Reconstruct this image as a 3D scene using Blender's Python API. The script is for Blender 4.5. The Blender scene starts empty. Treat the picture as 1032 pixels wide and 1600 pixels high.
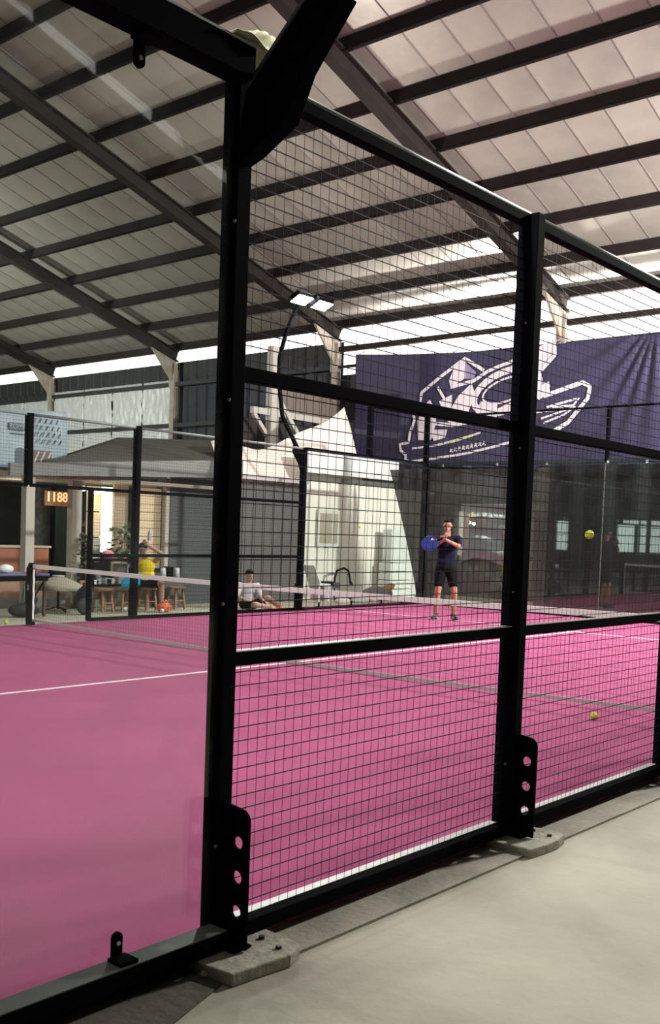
import bpy, bmesh, math, random
from mathutils import Vector, Matrix
random.seed(7)
S = bpy.context.scene
COL = S.collection
# ------------------------------------------------------------------ camera
def make_camera():
    cam = bpy.data.cameras.new('camera'); o = bpy.data.objects.new('camera', cam); COL.objects.link(o)
    cx, cy, cz, yaw, pit, rol, f = (-2.547516, -2.537736, 1.457783, 0.7349101, -0.0563457, 0.0335679, 1610.30)
    F = Vector((math.cos(pit)*math.cos(yaw), math.cos(pit)*math.sin(yaw), math.sin(pit)))
    R = Vector((math.sin(yaw), -math.cos(yaw), 0)); U = R.cross(F)
    c, s = math.cos(rol), math.sin(rol)
    R2 = c*R + s*U; U2 = -s*R + c*U
    o.matrix_world = Matrix(((R2.x, U2.x, -F.x, cx), (R2.y, U2.y, -F.y, cy), (R2.z, U2.z, -F.z, cz), (0, 0, 0, 1)))
    cam.sensor_fit = 'AUTO'; cam.sensor_width = 36; cam.lens = f*36/1600
    cam.shift_x = 82.87/1600; cam.shift_y = 120.93/1600
    cam.clip_start = 0.05; cam.clip_end = 300
    S.camera = o
make_camera()
S.view_settings.view_transform = 'Standard'; S.view_settings.look = 'None'
S.view_settings.exposure = 0.0; S.view_settings.gamma = 1.0; S.view_settings.use_curve_mapping = False
# ------------------------------------------------------------------ world and lamps
W = bpy.data.worlds.new('world'); S.world = W; W.use_nodes = True
W.node_tree.nodes['Background'].inputs[0].default_value = (1.0, 0.98, 0.95, 1)
W.node_tree.nodes['Background'].inputs[1].default_value = 2.2
def area(name, loc, target, power, sx=0.5, sy=0.3, col=(1, .97, .92), spread=180):
    l = bpy.data.lights.new(name, 'AREA'); l.shape = 'RECTANGLE'; l.size = sx; l.size_y = sy
    l.energy = power; l.color = col; l.spread = math.radians(spread)
    o = bpy.data.objects.new(name, l); COL.objects.link(o); o.location = loc
    o.rotation_euler = (Vector(target)-Vector(loc)).to_track_quat('-Z', 'Y').to_euler()
    return o
LAMPS = [  # light, position, aim, watts  (court masts, then unseen lamps added for fill)
    ('flood_or_fill_beam', (12.2, 10.12, 5.62), (8, 4, 0), 350),
    ('flood_or_fill_beam', (0.0, 0.2, 5.62), (4, 6, 0), 340),
    ('flood_or_fill_beam', (12.2, -0.22, 5.62), (11, 7, 0), 270),
    ('flood_or_fill_beam', (0.0, 10.22, 5.62), (4, 4, 0), 300),
    ('flood_or_fill_beam', (10.0, -1.6, 6.8), (3.5, -1.5, 0), 1000),  # unseen fill lamp added to light the outer floor
    ('flood_or_fill_beam', (15.6, -1.0, 5.9), (17.0, 12.5, 1.8), 2600),  # unseen lamp added to brighten the white annex
    ('flood_or_fill_beam', (7.0, 26.0, 5.6), (20, 26, 5), 1300),  # unseen lamp added to brighten the foil on the rear wall
    ('flood_or_fill_beam', (20.9, 11.8, 5.4), (18.2, 10.5, 8.0), 2200),  # added uplight, out of sight, whitens the roof above the banner
    ('flood_or_fill_beam', (20.9, 6.2, 5.2), (18.2, 6.2, 8.0), 1800),  # second added uplight for the same stretch of roof
]
for n, p, t, w in LAMPS: area(n, p, t, w)
def spill(loc, power):   # stray light a lamp head throws upwards, or unseen light added for the roof
    l = bpy.data.lights.new('roof_spill', 'POINT'); l.energy = power; l.shadow_soft_size = .18; l.color = (1, .97, .9)
    o = bpy.data.objects.new('roof_spill', l); COL.objects.link(o); o.location = loc
spill((12.2, 10.25, 6.0), 400); spill((0, 10.2, 6.0), 150)  # second one is unseen, added to brighten the left roof
# ------------------------------------------------------------------ materials
MC = {}
def mat(name, col, rough=.6, metal=0., emit=None, estr=0., noise=None, bump=None, alpha=None, spec=.5, coord='Object'):
    """noise=(scale, colour2, lo, hi); bump=(scale, strength); alpha = share of light let through"""
    if name in MC: return MC[name]
    m = bpy.data.materials.new(name); m.use_nodes = True; nt = m.node_tree; N = nt.nodes; Lk = nt.links
    b = N['Principled BSDF']; b.inputs['Base Color'].default_value = (*col, 1); b.inputs['Roughness'].default_value = rough
    b.inputs['Metallic'].default_value = metal; b.inputs['Specular IOR Level'].default_value = spec
    if emit: b.inputs['Emission Color'].default_value = (*emit, 1); b.inputs['Emission Strength'].default_value = estr
    tc = N.new('ShaderNodeTexCoord')
    if noise:
        n = N.new('ShaderNodeTexNoise'); n.inputs['Scale'].default_value = noise[0]; n.inputs['Detail'].default_value = 6
        Lk.new(tc.outputs[coord], n.inputs['Vector'])
        r = N.new('ShaderNodeValToRGB'); r.color_ramp.elements[0].position = noise[2]; r.color_ramp.elements[1].position = noise[3]
        r.color_ramp.elements[0].color = (*col, 1); r.color_ramp.elements[1].color = (*noise[1], 1)
        Lk.new(n.outputs['Fac'], r.inputs[0]); Lk.new(r.outputs[0], b.inputs['Base Color'])
    if bump:
        n2 = N.new('ShaderNodeTexNoise'); n2.inputs['Scale'].default_value = bump[0]; n2.inputs['Detail'].default_value = 5
        Lk.new(tc.outputs[coord], n2.inputs['Vector'])
        bp = N.new('ShaderNodeBump'); bp.inputs['Strength'].default_value = bump[1]; bp.inputs['Distance'].default_value = .02
        Lk.new(n2.outputs['Fac'], bp.inputs['Height']); Lk.new(bp.outputs[0], b.inputs['Normal'])
    if alpha is not None:
        t = N.new('ShaderNodeBsdfTransparent'); mx = N.new('ShaderNodeMixShader'); mx.inputs[0].default_value = alpha
        Lk.new(b.outputs[0], mx.inputs[1]); Lk.new(t.outputs[0], mx.inputs[2]); Lk.new(mx.outputs[0], N['Material Output'].inputs[0])
    MC[name] = m; return m
def glass_mat(name, tint=(.86, .93, .9), dirt=.012, ior=1.5):
    m = bpy.data.materials.new(name); m.use_nodes = True; nt = m.node_tree; N = nt.nodes; Lk = nt.links
    N.remove(N['Principled BSDF'])
    t = N.new('ShaderNodeBsdfTransparent'); t.inputs[0].default_value = (*tint, 1)
    g = N.new('ShaderNodeBsdfGlossy'); g.inputs['Roughness'].default_value = .02
    lw = N.new('ShaderNodeLayerWeight'); lw.inputs['Blend'].default_value = .5
    pw = N.new('ShaderNodeMath'); pw.operation = 'POWER'; pw.inputs[1].default_value = 4.5; Lk.new(lw.outputs['Facing'], pw.inputs[0])
    f0 = ((ior-1)/(ior+1))**2
    fr = N.new('ShaderNodeMath'); fr.operation = 'MULTIPLY_ADD'; fr.inputs[1].default_value = 1-f0; fr.inputs[2].default_value = f0; Lk.new(pw.outputs[0], fr.inputs[0])
    mx = N.new('ShaderNodeMixShader'); Lk.new(fr.outputs[0], mx.inputs[0]); Lk.new(t.outputs[0], mx.inputs[1]); Lk.new(g.outputs[0], mx.inputs[2])
    d = N.new('ShaderNodeBsdfDiffuse'); d.inputs[0].default_value = (.7, .75, .78, 1)
    tc = N.new('ShaderNodeTexCoord'); n = N.new('ShaderNodeTexNoise'); n.inputs['Scale'].default_value = 3.2; n.inputs['Detail'].default_value = 8
    n.inputs['Distortion'].default_value = .6
    Lk.new(tc.outputs['Object'], n.inputs['Vector'])
    mr = N.new('ShaderNodeMapRange'); mr.inputs['From Min'].default_value = .45; mr.inputs['From Max'].default_value = .8
    mr.inputs['To Min'].default_value = dirt*.3; mr.inputs['To Max'].default_value = dirt*3
    Lk.new(n.outputs['Fac'], mr.inputs['Value'])
    m2 = N.new('ShaderNodeMixShader'); Lk.new(mr.outputs[0], m2.inputs[0]); Lk.new(mx.outputs[0], m2.inputs[1]); Lk.new(d.outputs[0], m2.inputs[2])
    Lk.new(m2.outputs[0], N['Material Output'].inputs[0]); return m
BLACK = mat('black_paint', (.0035, .004, .0055), .75, 0, spec=.012)
BLACKM = mat('black_wire', (.006, .006, .008), .6, spec=.2)
TURF = mat('pink_turf', (.395, .094, .205), .95, noise=(1.3, (.35, .084, .182), .35, .7), bump=(400, .5), spec=.1)
WHITE_LINE = mat('white_turf', (.75, .68, .70), .9, noise=(30, (.6, .5, .55), .3, .8), spec=.1)
CONC = mat('concrete', (.40, .385, .30), .75, noise=(1.1, (.27, .26, .205), .38, .72), bump=(14, .25))
CONC2 = mat('concrete_dark', (.33, .315, .25), .8, noise=(3, (.20, .19, .15), .35, .75), bump=(25, .4))
MORTAR = mat('mortar', (.37, .36, .29), .9, noise=(12, (.25, .24, .19), .35, .7), bump=(40, .4))
ALU = mat('pale_strip', (.62, .63, .62), .5, noise=(20, (.45, .46, .46), .3, .8))
STEEL = mat('galvanised', (.6, .62, .6), .35, .8)
ROOFM = mat('roof_foil', (.47, .43, .375), .45, .3, noise=(.6, (.30, .275, .245), .35, .7), bump=(1.6, .8))
PURL = mat('purlin_steel', (.020, .014, .014), .8, noise=(4, (.013, .010, .010), .3, .7), spec=.15)
RAFT = mat('rafter_steel', (.026, .02, .017), .8, noise=(3, (.018, .014, .012), .3, .7), spec=.15)
COLM = mat('column_steel', (.42, .36, .29), .6, noise=(5, (.3, .25, .2), .3, .7))
WALLD = mat('dark_cladding', (.028, .031, .031), .7, noise=(2, (.018, .021, .022), .3, .7))
FOIL = mat('silver_foil', (.70, .72, .71), .5, .15, bump=(5, 1.0))
BLUEW = mat('dark_blue_sheet', (.006, .011, .024), .6, bump=(4, .4))
NAVY = mat('purple_banner', (.046, .036, .100), .65, noise=(1.2, (.032, .028, .066), .3, .7), bump=(3, .4))
LOGO = mat('logo_print', (.80, .72, .78), .7)
LOGOY = mat('logo_yellow', (.62, .66, .18), .7)
CURT = mat('shade_net', (.15, .14, .125), .9, alpha=.35, bump=(30, .3))
CURT2 = mat('shade_net_unlit', (.018, .026, .024), .85, alpha=.03, bump=(30, .3))  # darker copy of the net, painted for the stretch with no light behind
GLASS = glass_mat('court_glass', (.93, .97, .95), .03)
GLASSE = glass_mat('end_glass', (.91, .94, .92), .004, 1.7)
WHITEW = mat('white_wall', (.80, .76, .69), .6)
WHITEP = mat('white_plastic', (.8, .8, .8), .4)
GREYF = mat('grey_fascia', (.17, .17, .16), .7, noise=(3, (.145, .145, .138), .3, .7))
BROWNR = mat('brown_roof', (.06, .052, .042), .9, noise=(4, (.06, .05, .04), .3, .7))
SHUT = mat('grey_shutter', (.065, .07, .075), .6)
SHUT2 = mat('corrugated_grey', (.085, .08, .078), .6)
TARP = mat('cream_tarp', (.66, .58, .52), .8, bump=(4, .5))
WOOD = mat('light_wood', (.34, .17, .085), .6, noise=(12, (.24, .11, .055), .3, .7))
ORANGEW = mat('orange_wood', (.36, .12, .05), .6, noise=(5, (.28, .09, .04), .3, .7))
BEIGE = mat('beige_paint', (.40, .36, .31), .6)
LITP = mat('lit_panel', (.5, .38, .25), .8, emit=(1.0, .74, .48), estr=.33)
BALLM = mat('ball_felt', (.55, .62, .03), .9, bump=(300, .5))
SKIN = mat('skin', (.33, .155, .105), .6); SKIN2 = mat('skin_tan', (.36, .22, .16), .55)
HAIR = mat('hair', (.004, .0035, .0035), .7, spec=.15)
SHIRTN = mat('navy_shirt', (.0045, .0055, .020), .85, spec=.15); SHORTB = mat('black_shorts', (.0035, .0035, .0045), .85, spec=.15)
SHIRTY = mat('yellow_shirt', (.72, .55, .01), .8, bump=(9, .6)); SHIRTG = mat('grey_shirt', (.42, .42, .43), .8)
SHOED = mat('dark_shoe', (.03, .035, .06), .6); SHOEO = mat('orange_shoe', (.85, .22, .05), .6); SHOEW = mat('white_shoe', (.7, .68, .66), .6)
BLUER = mat('blue_racket', (.012, .04, .25), .5); TURQ = mat('turquoise_plastic', (.0, .28, .50), .5)
LED = mat('led_face', (1, 1, 1), .5, emit=(.93, 1, .96), estr=22.0)
# ------------------------------------------------------------------ mesh helpers
class MB:
    def __init__(s): s.v = []; s.f = []
    def box(s, a, b):
        x0, y0, z0 = a; x1, y1, z1 = b; n = len(s.v)
        s.v += [(x0,y0,z0),(x1,y0,z0),(x1,y1,z0),(x0,y1,z0),(x0,y0,z1),(x1,y0,z1),(x1,y1,z1),(x0,y1,z1)]
        s.f += [tuple(n+i for i in q) for q in ((0,3,2,1),(4,5,6,7),(0,1,5,4),(1,2,6,5),(2,3,7,6),(3,0,4,7))]; return s
    def bar(s, p, q, w, h=None):
        p = Vector(p); q = Vector(q); d = (q-p).normalized(); h = h or w
        up = Vector((0,0,1)) if abs(d.z) < .95 else Vector((1,0,0))
        a = d.cross(up).normalized()*w/2; b = a.cross(d).normalized()*h/2; n = len(s.v)
        for c in (p, q): s.v += [tuple(c+a+b), tuple(c-a+b), tuple(c-a-b), tuple(c+a-b)]
        s.f += [(n,n+1,n+2,n+3),(n+7,n+6,n+5,n+4)] + [(n+i, n+4+i, n+4+(i+1)%4, n+(i+1)%4) for i in range(4)]; return s
    def tube(s, pts, r, seg=10):
        pts = [Vector(p) for p in pts]; n0 = len(s.v); rr = r if isinstance(r, (list, tuple)) else [r]*len(pts)
        ref = None
        for i, p in enumerate(pts):
            d = ((pts[min(i+1, len(pts)-1)]-pts[max(i-1, 0)])).normalized()
            if ref is None: ref = d.orthogonal().normalized()
            ref = (ref-d*ref.dot(d)).normalized(); b = d.cross(ref)
            for k in range(seg):
                a = 2*math.pi*k/seg; s.v.append(tuple(p+(ref*math.cos(a)+b*math.sin(a))*rr[i]))
        for i in range(len(pts)-1):
            for k in range(seg):
                a = n0+i*seg+k; b2 = n0+i*seg+(k+1)%seg; s.f.append((a, b2, b2+seg, a+seg))
        s.f.append(tuple(n0+k for k in range(seg))[::-1]); e = n0+(len(pts)-1)*seg; s.f.append(tuple(e+k for k in range(seg))); return s
    def cyl(s, c, r, h, seg=20, r2=None): return s.tube([c, (c[0], c[1], c[2]+h)], [r, r if r2 is None else r2], seg)
    def ell(s, c, r, seg=14, rings=9, R=None):
        n0 = len(s.v); c = Vector(c)
        if not isinstance(r, (tuple, list)): r = (r, r, r)
        def P(x, y, z):
            q = Vector((x*r[0], y*r[1], z*r[2]))
            return tuple(c+(R @ q if R else q))
        s.v.append(P(0, 0, 1))
        for i in range(1, rings):
            t = math.pi*i/rings
            for k in range(seg):
                a = 2*math.pi*k/seg; s.v.append(P(math.sin(t)*math.cos(a), math.sin(t)*math.sin(a), math.cos(t)))
        s.v.append(P(0, 0, -1)); last = len(s.v)-1
        for k in range(seg):
            k2 = (k+1) % seg; s.f.append((n0, n0+1+k, n0+1+k2)); s.f.append((last, n0+1+(rings-2)*seg+k2, n0+1+(rings-2)*seg+k))
        for i in range(rings-2):
            for k in range(seg):
                k2 = (k+1) % seg; a = n0+1+i*seg; s.f.append((a+k, a+seg+k, a+seg+k2, a+k2))
        return s
    def cap(s, p, q, r0, r1, seg=12):      # tapered limb with rounded ends
        s.tube([p, q], [r0, r1], seg); s.ell(p, r0, seg, 8); s.ell(q, r1, seg, 8); return s
    def prism(s, poly, off):               # polygon (3d points) pushed along off
        n = len(s.v); off = Vector(off); k = len(poly)
        s.v += [tuple(p) for p in poly] + [tuple(Vector(p)+off) for p in poly]
        s.f.append(tuple(range(n, n+k))[::-1]); s.f.append(tuple(range(n+k, n+2*k)))
        s.f += [(n+i, n+(i+1) % k, n+k+(i+1) % k, n+k+i) for i in range(k)]; return s
    def grid(s, fn, nu, nv, th=0.0, nrm=None):   # cloth sheet fn(u,v) -> point, thickness th along nrm
        n = len(s.v)
        layers = 1 if not th else 2
        for L in range(layers):
            for i in range(nu+1):
                for j in range(nv+1):
                    p = Vector(fn(i/nu, j/nv)); s.v.append(tuple(p + (Vector(nrm)*th if L else Vector((0,0,0)))))
        st = (nu+1)*(nv+1); q = lambda i, j: n+i*(nv+1)+j
        for i in range(nu):
            for j in range(nv):
                s.f.append((q(i,j), q(i+1,j), q(i+1,j+1), q(i,j+1)))
                if layers == 2: s.f.append((q(i,j)+st, q(i,j+1)+st, q(i+1,j+1)+st, q(i+1,j)+st))
        if layers == 2:
            for i in range(nu):
                s.f.append((q(i,0), q(i,0)+st, q(i+1,0)+st, q(i+1,0))); s.f.append((q(i,nv), q(i+1,nv), q(i+1,nv)+st, q(i,nv)+st))
            for j in range(nv):
                s.f.append((q(0,j), q(0,j+1), q(0,j+1)+st, q(0,j)+st)); s.f.append((q(nu,j), q(nu,j)+st, q(nu,j+1)+st, q(nu,j+1)))
        return s
    def mesh(s, name):
        me = bpy.data.meshes.new(name); me.from_pydata(s.v, [], s.f); me.update(); return me
    def build(s, name, m, parent=None, bevel=0, smooth=False, loc=None, stuff=False):
        me = s.mesh(name); me.materials.append(m)
        bm = bmesh.new(); bm.from_mesh(me); bmesh.ops.recalc_face_normals(bm, faces=bm.faces); bm.to_mesh(me); bm.free()
        o = bpy.data.objects.new(name, me); COL.objects.link(o)
        if parent: o.parent = parent
        if loc: o.location = loc
        if smooth:
            for p in me.polygons: p.use_smooth = True
        if bevel:
            b = o.modifiers.new('bevel', 'BEVEL'); b.width = bevel; b.segments = 2; b.limit_method = 'ANGLE'
        if stuff: o['kind'] = 'stuff'
        return o
def tag(o, label=None, cat=None, group=None, kind=None):
    if label: o['label'] = label
    if cat: o['category'] = cat
    if group: o['group'] = group
    if kind: o['kind'] = kind
    return o
def empty(name, loc=(0,0,0), rz=0, **k):
    o = bpy.data.objects.new(name, None); COL.objects.link(o); o.location = loc; o.rotation_euler = (0,0,rz); o.empty_display_size = .1
    return tag(o, **k)
def dup(o, parent=None, loc=None, rz=None):
    c = o.copy(); COL.objects.link(c); c.parent = parent
    if loc is not None: c.location = loc
    if rz is not None: c.rotation_euler = (0,0,rz)
    for ch in list(o.children): dup(ch, c)
    return c
# ================================================================== SETTING
# ground
fl = MB().box((-16, -14, -.25), (24, 36, -.05)).build('floor', CONC); tag(fl, kind='structure', label='grey concrete hall floor around the court', cat='floor')
ct = MB().box((-4, 0, -.048), (16, 10, 0)).build('court_carpet', TURF)
tag(ct, 'pink artificial turf carpet of the court inside the fences', 'carpet')
MB().box((-1.15, 4.975, 0), (13.15, 5.025, .003)).build('court_line', WHITE_LINE, ct)
MB().box((12.925, .0, 0), (12.975, 10, .003)).build('court_line', WHITE_LINE, ct)
MB().box((-.975, .0, 0), (-.925, 10, .003)).build('court_line', WHITE_LINE, ct)
fs = MB().box((-.12, -.21, -.05), (16.3, 0, -.038)).build('kerb', CONC2); tag(fs, kind='structure', label='low concrete foundation strip under the near fence', cat='kerb')
SHADED = mat('shaded_concrete', (.10, .09, .068), .85, noise=(2.5, (.06, .053, .04), .3, .7), bump=(20, .4))  # shade below the glass beam painted into the concrete colour
fs = MB().prism([(-4.3, -.30, -.05), (-.50, -.30, -.05), (-.17, -.2, -.05), (-.13, 0, -.05), (-4.3, 0, -.05)], (0, 0, .006)).build('kerb', SHADED); tag(fs, kind='structure', label='concrete strip painted dark as shade below the glass pane in the foreground', cat='kerb')
fs = MB().box((-4.3, 10, -.05), (16.3, 10.22, -.02)).build('kerb', CONC2); tag(fs, kind='structure', label='low concrete foundation strip under the far fence', cat='kerb')
# terrace strip beyond the far fence
def roofz(x): return 7.2 + .3*(20-x)
# ceiling: sheets, purlins, rafters
ceil = empty('ceiling', (0,0,0)); tag(ceil, kind='structure', label='sloping hall roof of foil-backed sheets on dark purlins and rafters', cat='roof')
XR = 2.0
def sheet_mesh(x0, x1, w):
    b = MB(); z0, z1 = roofz(x0)+.2, roofz(x1)+.2; n = len(b.v)
    prof = [(0.0, .03), (.014, 0.0), (w-.014, 0), (w, .03)]
    for x, z in ((x0, z0), (x1, z1)):
        for y, dz in prof: b.v.append((x, y, z+dz))
        for y, dz in prof: b.v.append((x, y, z+dz+.02))
    for i in range(3): b.f += [(i, i+1, 8+i+1, 8+i), (4+i, 12+i, 12+i+1, 4+i+1)]
    b.f += [(0, 8, 12, 4), (3, 7, 15, 11)]
    for o_ in (0, 8):
        for i in range(3): b.f.append((o_+i, o_+4+i, o_+5+i, o_+1+i))
    return b
sw = .76; y = -14.0; proto = None
while y < 36:
    if proto is None: proto = sheet_mesh(XR, 20.5, sw+.004).build('roof_sheet', ROOFM, ceil, loc=(0, y, 0))
    else: dup(proto, ceil, loc=(0, y, 0))
    y += sw
y = -14.0; sp = None
while y < 36:
    if sp is None: sp = MB().bar((XR, 0, roofz(XR)+.196), (20.4, 0, roofz(20.4)+.196), .022, .012).build('seam_strip', mat('seam_dark', (.19, .17, .155), .8), ceil, loc=(0, y, 0))
    else: dup(sp, ceil, loc=(0, y, 0))
    y += sw
back = MB()
back.v += [(XR, -14, roofz(XR)+.22), (XR, 36, roofz(XR)+.22), (-16.2, 36, 7.4), (-16.2, -14, 7.4)]; back.f += [(0,1,2,3)]
back.build('roof_slope', ROOFM, ceil)
px_ = [2.9+1.435*k for k in range(12)]+[20.05]
pp = None
for x in px_:
    z = roofz(x)
    if pp is None:
        pp = MB().box((-.04, -14, -.03), (.04, 36, .19)).box((-.04, -14, -.03), (.075, 36, -.015)).build('purlin', PURL, ceil, loc=(x, 0, z))
    else: dup(pp, ceil, loc=(x, 0, z))
def rafter():
    b = MB(); a = (XR, 0, roofz(XR)-.17); c = (20.15, 0, roofz(20.15)-.17)
    for dz, w, h in ((0, .05, .3), (-.16, .24, .03), (.15, .24, .03)):
        b.bar((a[0], 0, a[2]+dz), (c[0], 0, c[2]+dz), w, h)
    return b
raf = None
for yy in (-4.4, 2.4, 9.1, 15.95, 22.7, 29.4):
    if raf is None:
        raf = rafter().build('rafter', RAFT, ceil, loc=(0, yy, 0))
        MB().prism([(19.0, -.03, roofz(19)-.3), (20.1, -.03, roofz(20.1)-.3), (20.1, -.03, 6.0)], (0, .06, 0)).box((19.95, -.12, 5.95), (20.1, .12, 6.75)).build('haunch', COLM, raf)
    else: dup(raf, ceil, loc=(0, yy, 0))
# wall behind (X = 20)
wb = empty('wall_back', (20, 0, 0)); tag(wb, kind='structure', label='rear wall of the hall with steel columns, dark sheets and silver foil', cat='wall')
cpr = None
for yy in (-4.4, 2.4, 9.1, 15.95, 22.7, 29.4):
    if cpr is None:
        cpr = MB().box((-.02, -.03, 0), (.16, .03, 6.6)).box((-.02, -.1, 0), (.0, .1, 6.6)).box((.14, -.1, 0), (.16, .1, 6.6)).build('column', COLM, wb, loc=(0, yy, -.05))
    else: dup(cpr, wb, loc=(0, yy, -.05))
def clad(y0, y1, z0, z1, m, x=.25, name='cladding_sheet'):
    k = 0; yy = y0; pr_ = None
    while yy < y1-.01:
        w = min(.9, y1-yy)
        b = MB()
        prof = [(0, 0), (w*.1, .03), (w*.45, .03), (w*.5, 0), (w*.6, .03), (w*.95, .03), (w-.004, 0)]
        for (a, da), (c, dc) in zip(prof, prof[1:]):
            n = len(b.v)
            b.v += [(x+da, a, z0), (x+dc, c, z0), (x+dc, c, z1), (x+da, a, z1)]; b.f.append((n, n+1, n+2, n+3))
        if pr_ is not None and abs(w-.9) < 1e-6: dup(pr_, wb, loc=(0, yy, 0))
        else:
            o = b.build(name, m, wb, loc=(0, yy, 0))
            if pr_ is None: pr_ = o
        yy += w
clad(15.95, 22.7, 6.3, 6.82, WALLD); clad(22.7, 36, 6.3, 6.82, WALLD)
clad(15.95, 22.7, 0, 6.3, BLUEW, .27); clad(-14, 15.95, 0, 5.9, WALLD, .27); clad(28.9, 36, 0, 6.3, WALLD, .27)
MB().box((.36, -14, -.05), (.40, 36, 5.9)).box((.36, 15.95, 5.9), (.40, 36, 6.84)).build('light_block_sheet', WALLD, wb)  # added to block sky light through the cladding gaps
def foil(y0, y1, z0, z1, seed):
    r = random.Random(seed); n = 26; H = [[r.uniform(-.035, .035) for _ in range(n+1)] for _ in range(n+1)]
    return MB().grid(lambda u, v: (.12+H[int(u*n+.5)][int(v*n+.5)], y0+(y1-y0)*u, z0+(z1-z0)*v), n, n, .004, (1,0,0))
for i, (a, b_) in enumerate(((22.85, 24.3), (24.33, 25.9), (25.93, 27.5), (27.53, 29.25))): foil(a, b_, 3.4, 6.25, i).build('foil_panel', FOIL, wb, smooth=True)
for i, (a, b_) in enumerate(((29.5, 31.2), (31.25, 33), (33.05, 35))): foil(a, b_, 4.4, 6.0, 9+i).build('foil_panel', FOIL, wb, smooth=True)
for z in (4.7, 6.02): MB().box((.0, 16, z), (.1, 36, z+.13)).build('girt', WALLD, wb)
for z in (6.5,): MB().box((.0, -14, z), (.12, 15.9, z+.14)).build('girt', RAFT, wb)
MB().box((.02, -14, 6.05), (.1, 15.9, 6.12)).build('girt', RAFT, wb)
# other hall walls (seen only as reflections)
wl = MB().box((-16.3, -14, -.05), (-16, 36, 7.4)).build('wall_front', WALLD); tag(wl, kind='structure', label='dark front wall of the hall behind the camera', cat='wall')
for i, (a, b_) in enumerate(((17.6, 18.7), (18.8, 19.9), (22.6, 23.5))):
    w_ = empty('window_%d' % (i+1), (-16, a, 1.0)); tag(w_, kind='structure', label='lit window in the dark front wall, seen mirrored in the end glass', cat='window')
    MB().box((0, 0, 0), (.02, b_-a, 1.6)).build('pane', mat('window_light', (.6, .75, .7), .5, emit=(.8, 1, .92), estr=4), w_)
    f = MB()
    for q in (((.0, -.05, -.05), (.05, b_-a+.05, 0)), ((.0, -.05, 1.6), (.05, b_-a+.05, 1.65)), ((0, -.05, 0), (.05, 0, 1.6)), ((0, b_-a, 0), (.05, b_-a+.05, 1.6)), ((0, 0, .8), (.04, b_-a, .84))): f.box(*q)
    f.build('window_frame', BLACK, w_)
for nm, yy in (('wall_right', -14.3), ('wall_left', 36)):
    o = MB(); o.prism([(-16.3, yy, -.05), (21, yy, -.05), (21, yy, 6.8), (XR, yy, roofz(XR)), (-16.3, yy, 7.3)], (0, .3, 0)); o = o.build(nm, WALLD)
    tag(o, kind='structure', label='dark end wall of the hall', cat='wall')
# ================================================================== FENCES
def wire_panel(a0, a1, z0, z1, axis, off, r=.0017, step=.05):
    """wire mesh in the plane axis=off"""
    b = MB(); n = round((a1-a0)/step); k = round((z1-z0)/step)
    def bx(u0, u1, w0, w1, d):
        if axis == 'Y': b.box((u0, off-d, w0), (u1, off+d, w1))
        else: b.box((off-d, u0, w0), (off+d, u1, w1))
    for i in range(n+1):
        u = a0+(a1-a0)*i/n; bx(u-r*.42, u+r*.42, z0, z1, r*.42)
    for j in range(k+1):
        z = z0+(z1-z0)*j/k; bx(a0, a1, z-r, z+r, r)
    return b
def gusset(sgn, th=.012):
    """foot plate with three round holes, sgn = outward direction in Y; built in the plane X=0"""
    y0, y1 = .04, .168; out = []
    for y_, z_ in ((y0, 0), (y1, 0), (y1, .45)): out.append((y_, z_))
    for k in range(1, 6):
        a = math.radians(18*k); out.append((y1-.045+.045*math.cos(a), .45+.04*math.sin(a)))
    out.append((y0, .50))
    bm = bmesh.new(); vs = [bm.verts.new((-th/2, sgn*y_, z_)) for y_, z_ in out]
    edges = [bm.edges.new((vs[i], vs[(i+1) % len(vs)])) for i in range(len(vs))]
    for hz in (.125, .247, .37):
        hv = [bm.verts.new((-th/2, sgn*(.118+.024*math.cos(2*math.pi*k/16)), hz+.024*math.sin(2*math.pi*k/16))) for k in range(16)]
        edges += [bm.edges.new((hv[i], hv[(i+1) % 16])) for i in range(16)]
    r = bmesh.ops.triangle_fill(bm, use_beauty=True, edges=edges, use_dissolve=False)
    g = bmesh.ops.extrude_face_region(bm, geom=list(bm.faces))
    bmesh.ops.translate(bm, vec=(th, 0, 0), verts=[v for v in g['geom'] if isinstance(v, bmesh.types.BMVert)])
    bmesh.ops.recalc_face_normals(bm, faces=bm.faces)
    me = bpy.data.meshes.new('gusset'); bm.to_mesh(me); bm.free(); me.materials.append(BLACK); return me
GM = {s: gusset(s) for s in (-1, 1)}
def post(parent, x, yb, sgn, h=3.02, foot=True, z0=0.0, name='post', wx=.034, inn=0., out=.08, gy=0.):
    """square post; outer side towards sgn"""
    p = MB().box((-wx, min(-sgn*inn, sgn*out), z0), (wx, max(-sgn*inn, sgn*out), h)).build(name, BLACK, parent, bevel=.004, loc=(x, yb, 0))
    if foot:
        g = bpy.data.objects.new('foot_gusset', GM[sgn]); COL.objects.link(g); g.parent = p; g.location = (.0, sgn*gy, .004)
        MB().box((-.045, min(-.0, sgn*.13), -.0), (.045, max(0, sgn*.13), .008)).build('base_plate', BLACK, p)
    for zz in (.35, 1.2, 1.9, 2.5):
        MB().cyl((0, 0, 0), .006, .006, 8).build('bolt', mat('dull_bolt', (.18, .18, .18), .6), p, loc=(-wx-.001, sgn*.02, zz)).rotation_euler = (0, -math.pi/2, 0)
    return p
def mast(parent, x, yb, sgn, arm):
    m = empty('light_mast', (x, yb, 0)); m.parent = parent
    MB().tube([(0, sgn*a, z) for a, z in arm], .045, 10).build('mast_arm', BLACK, m, smooth=True)
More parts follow.
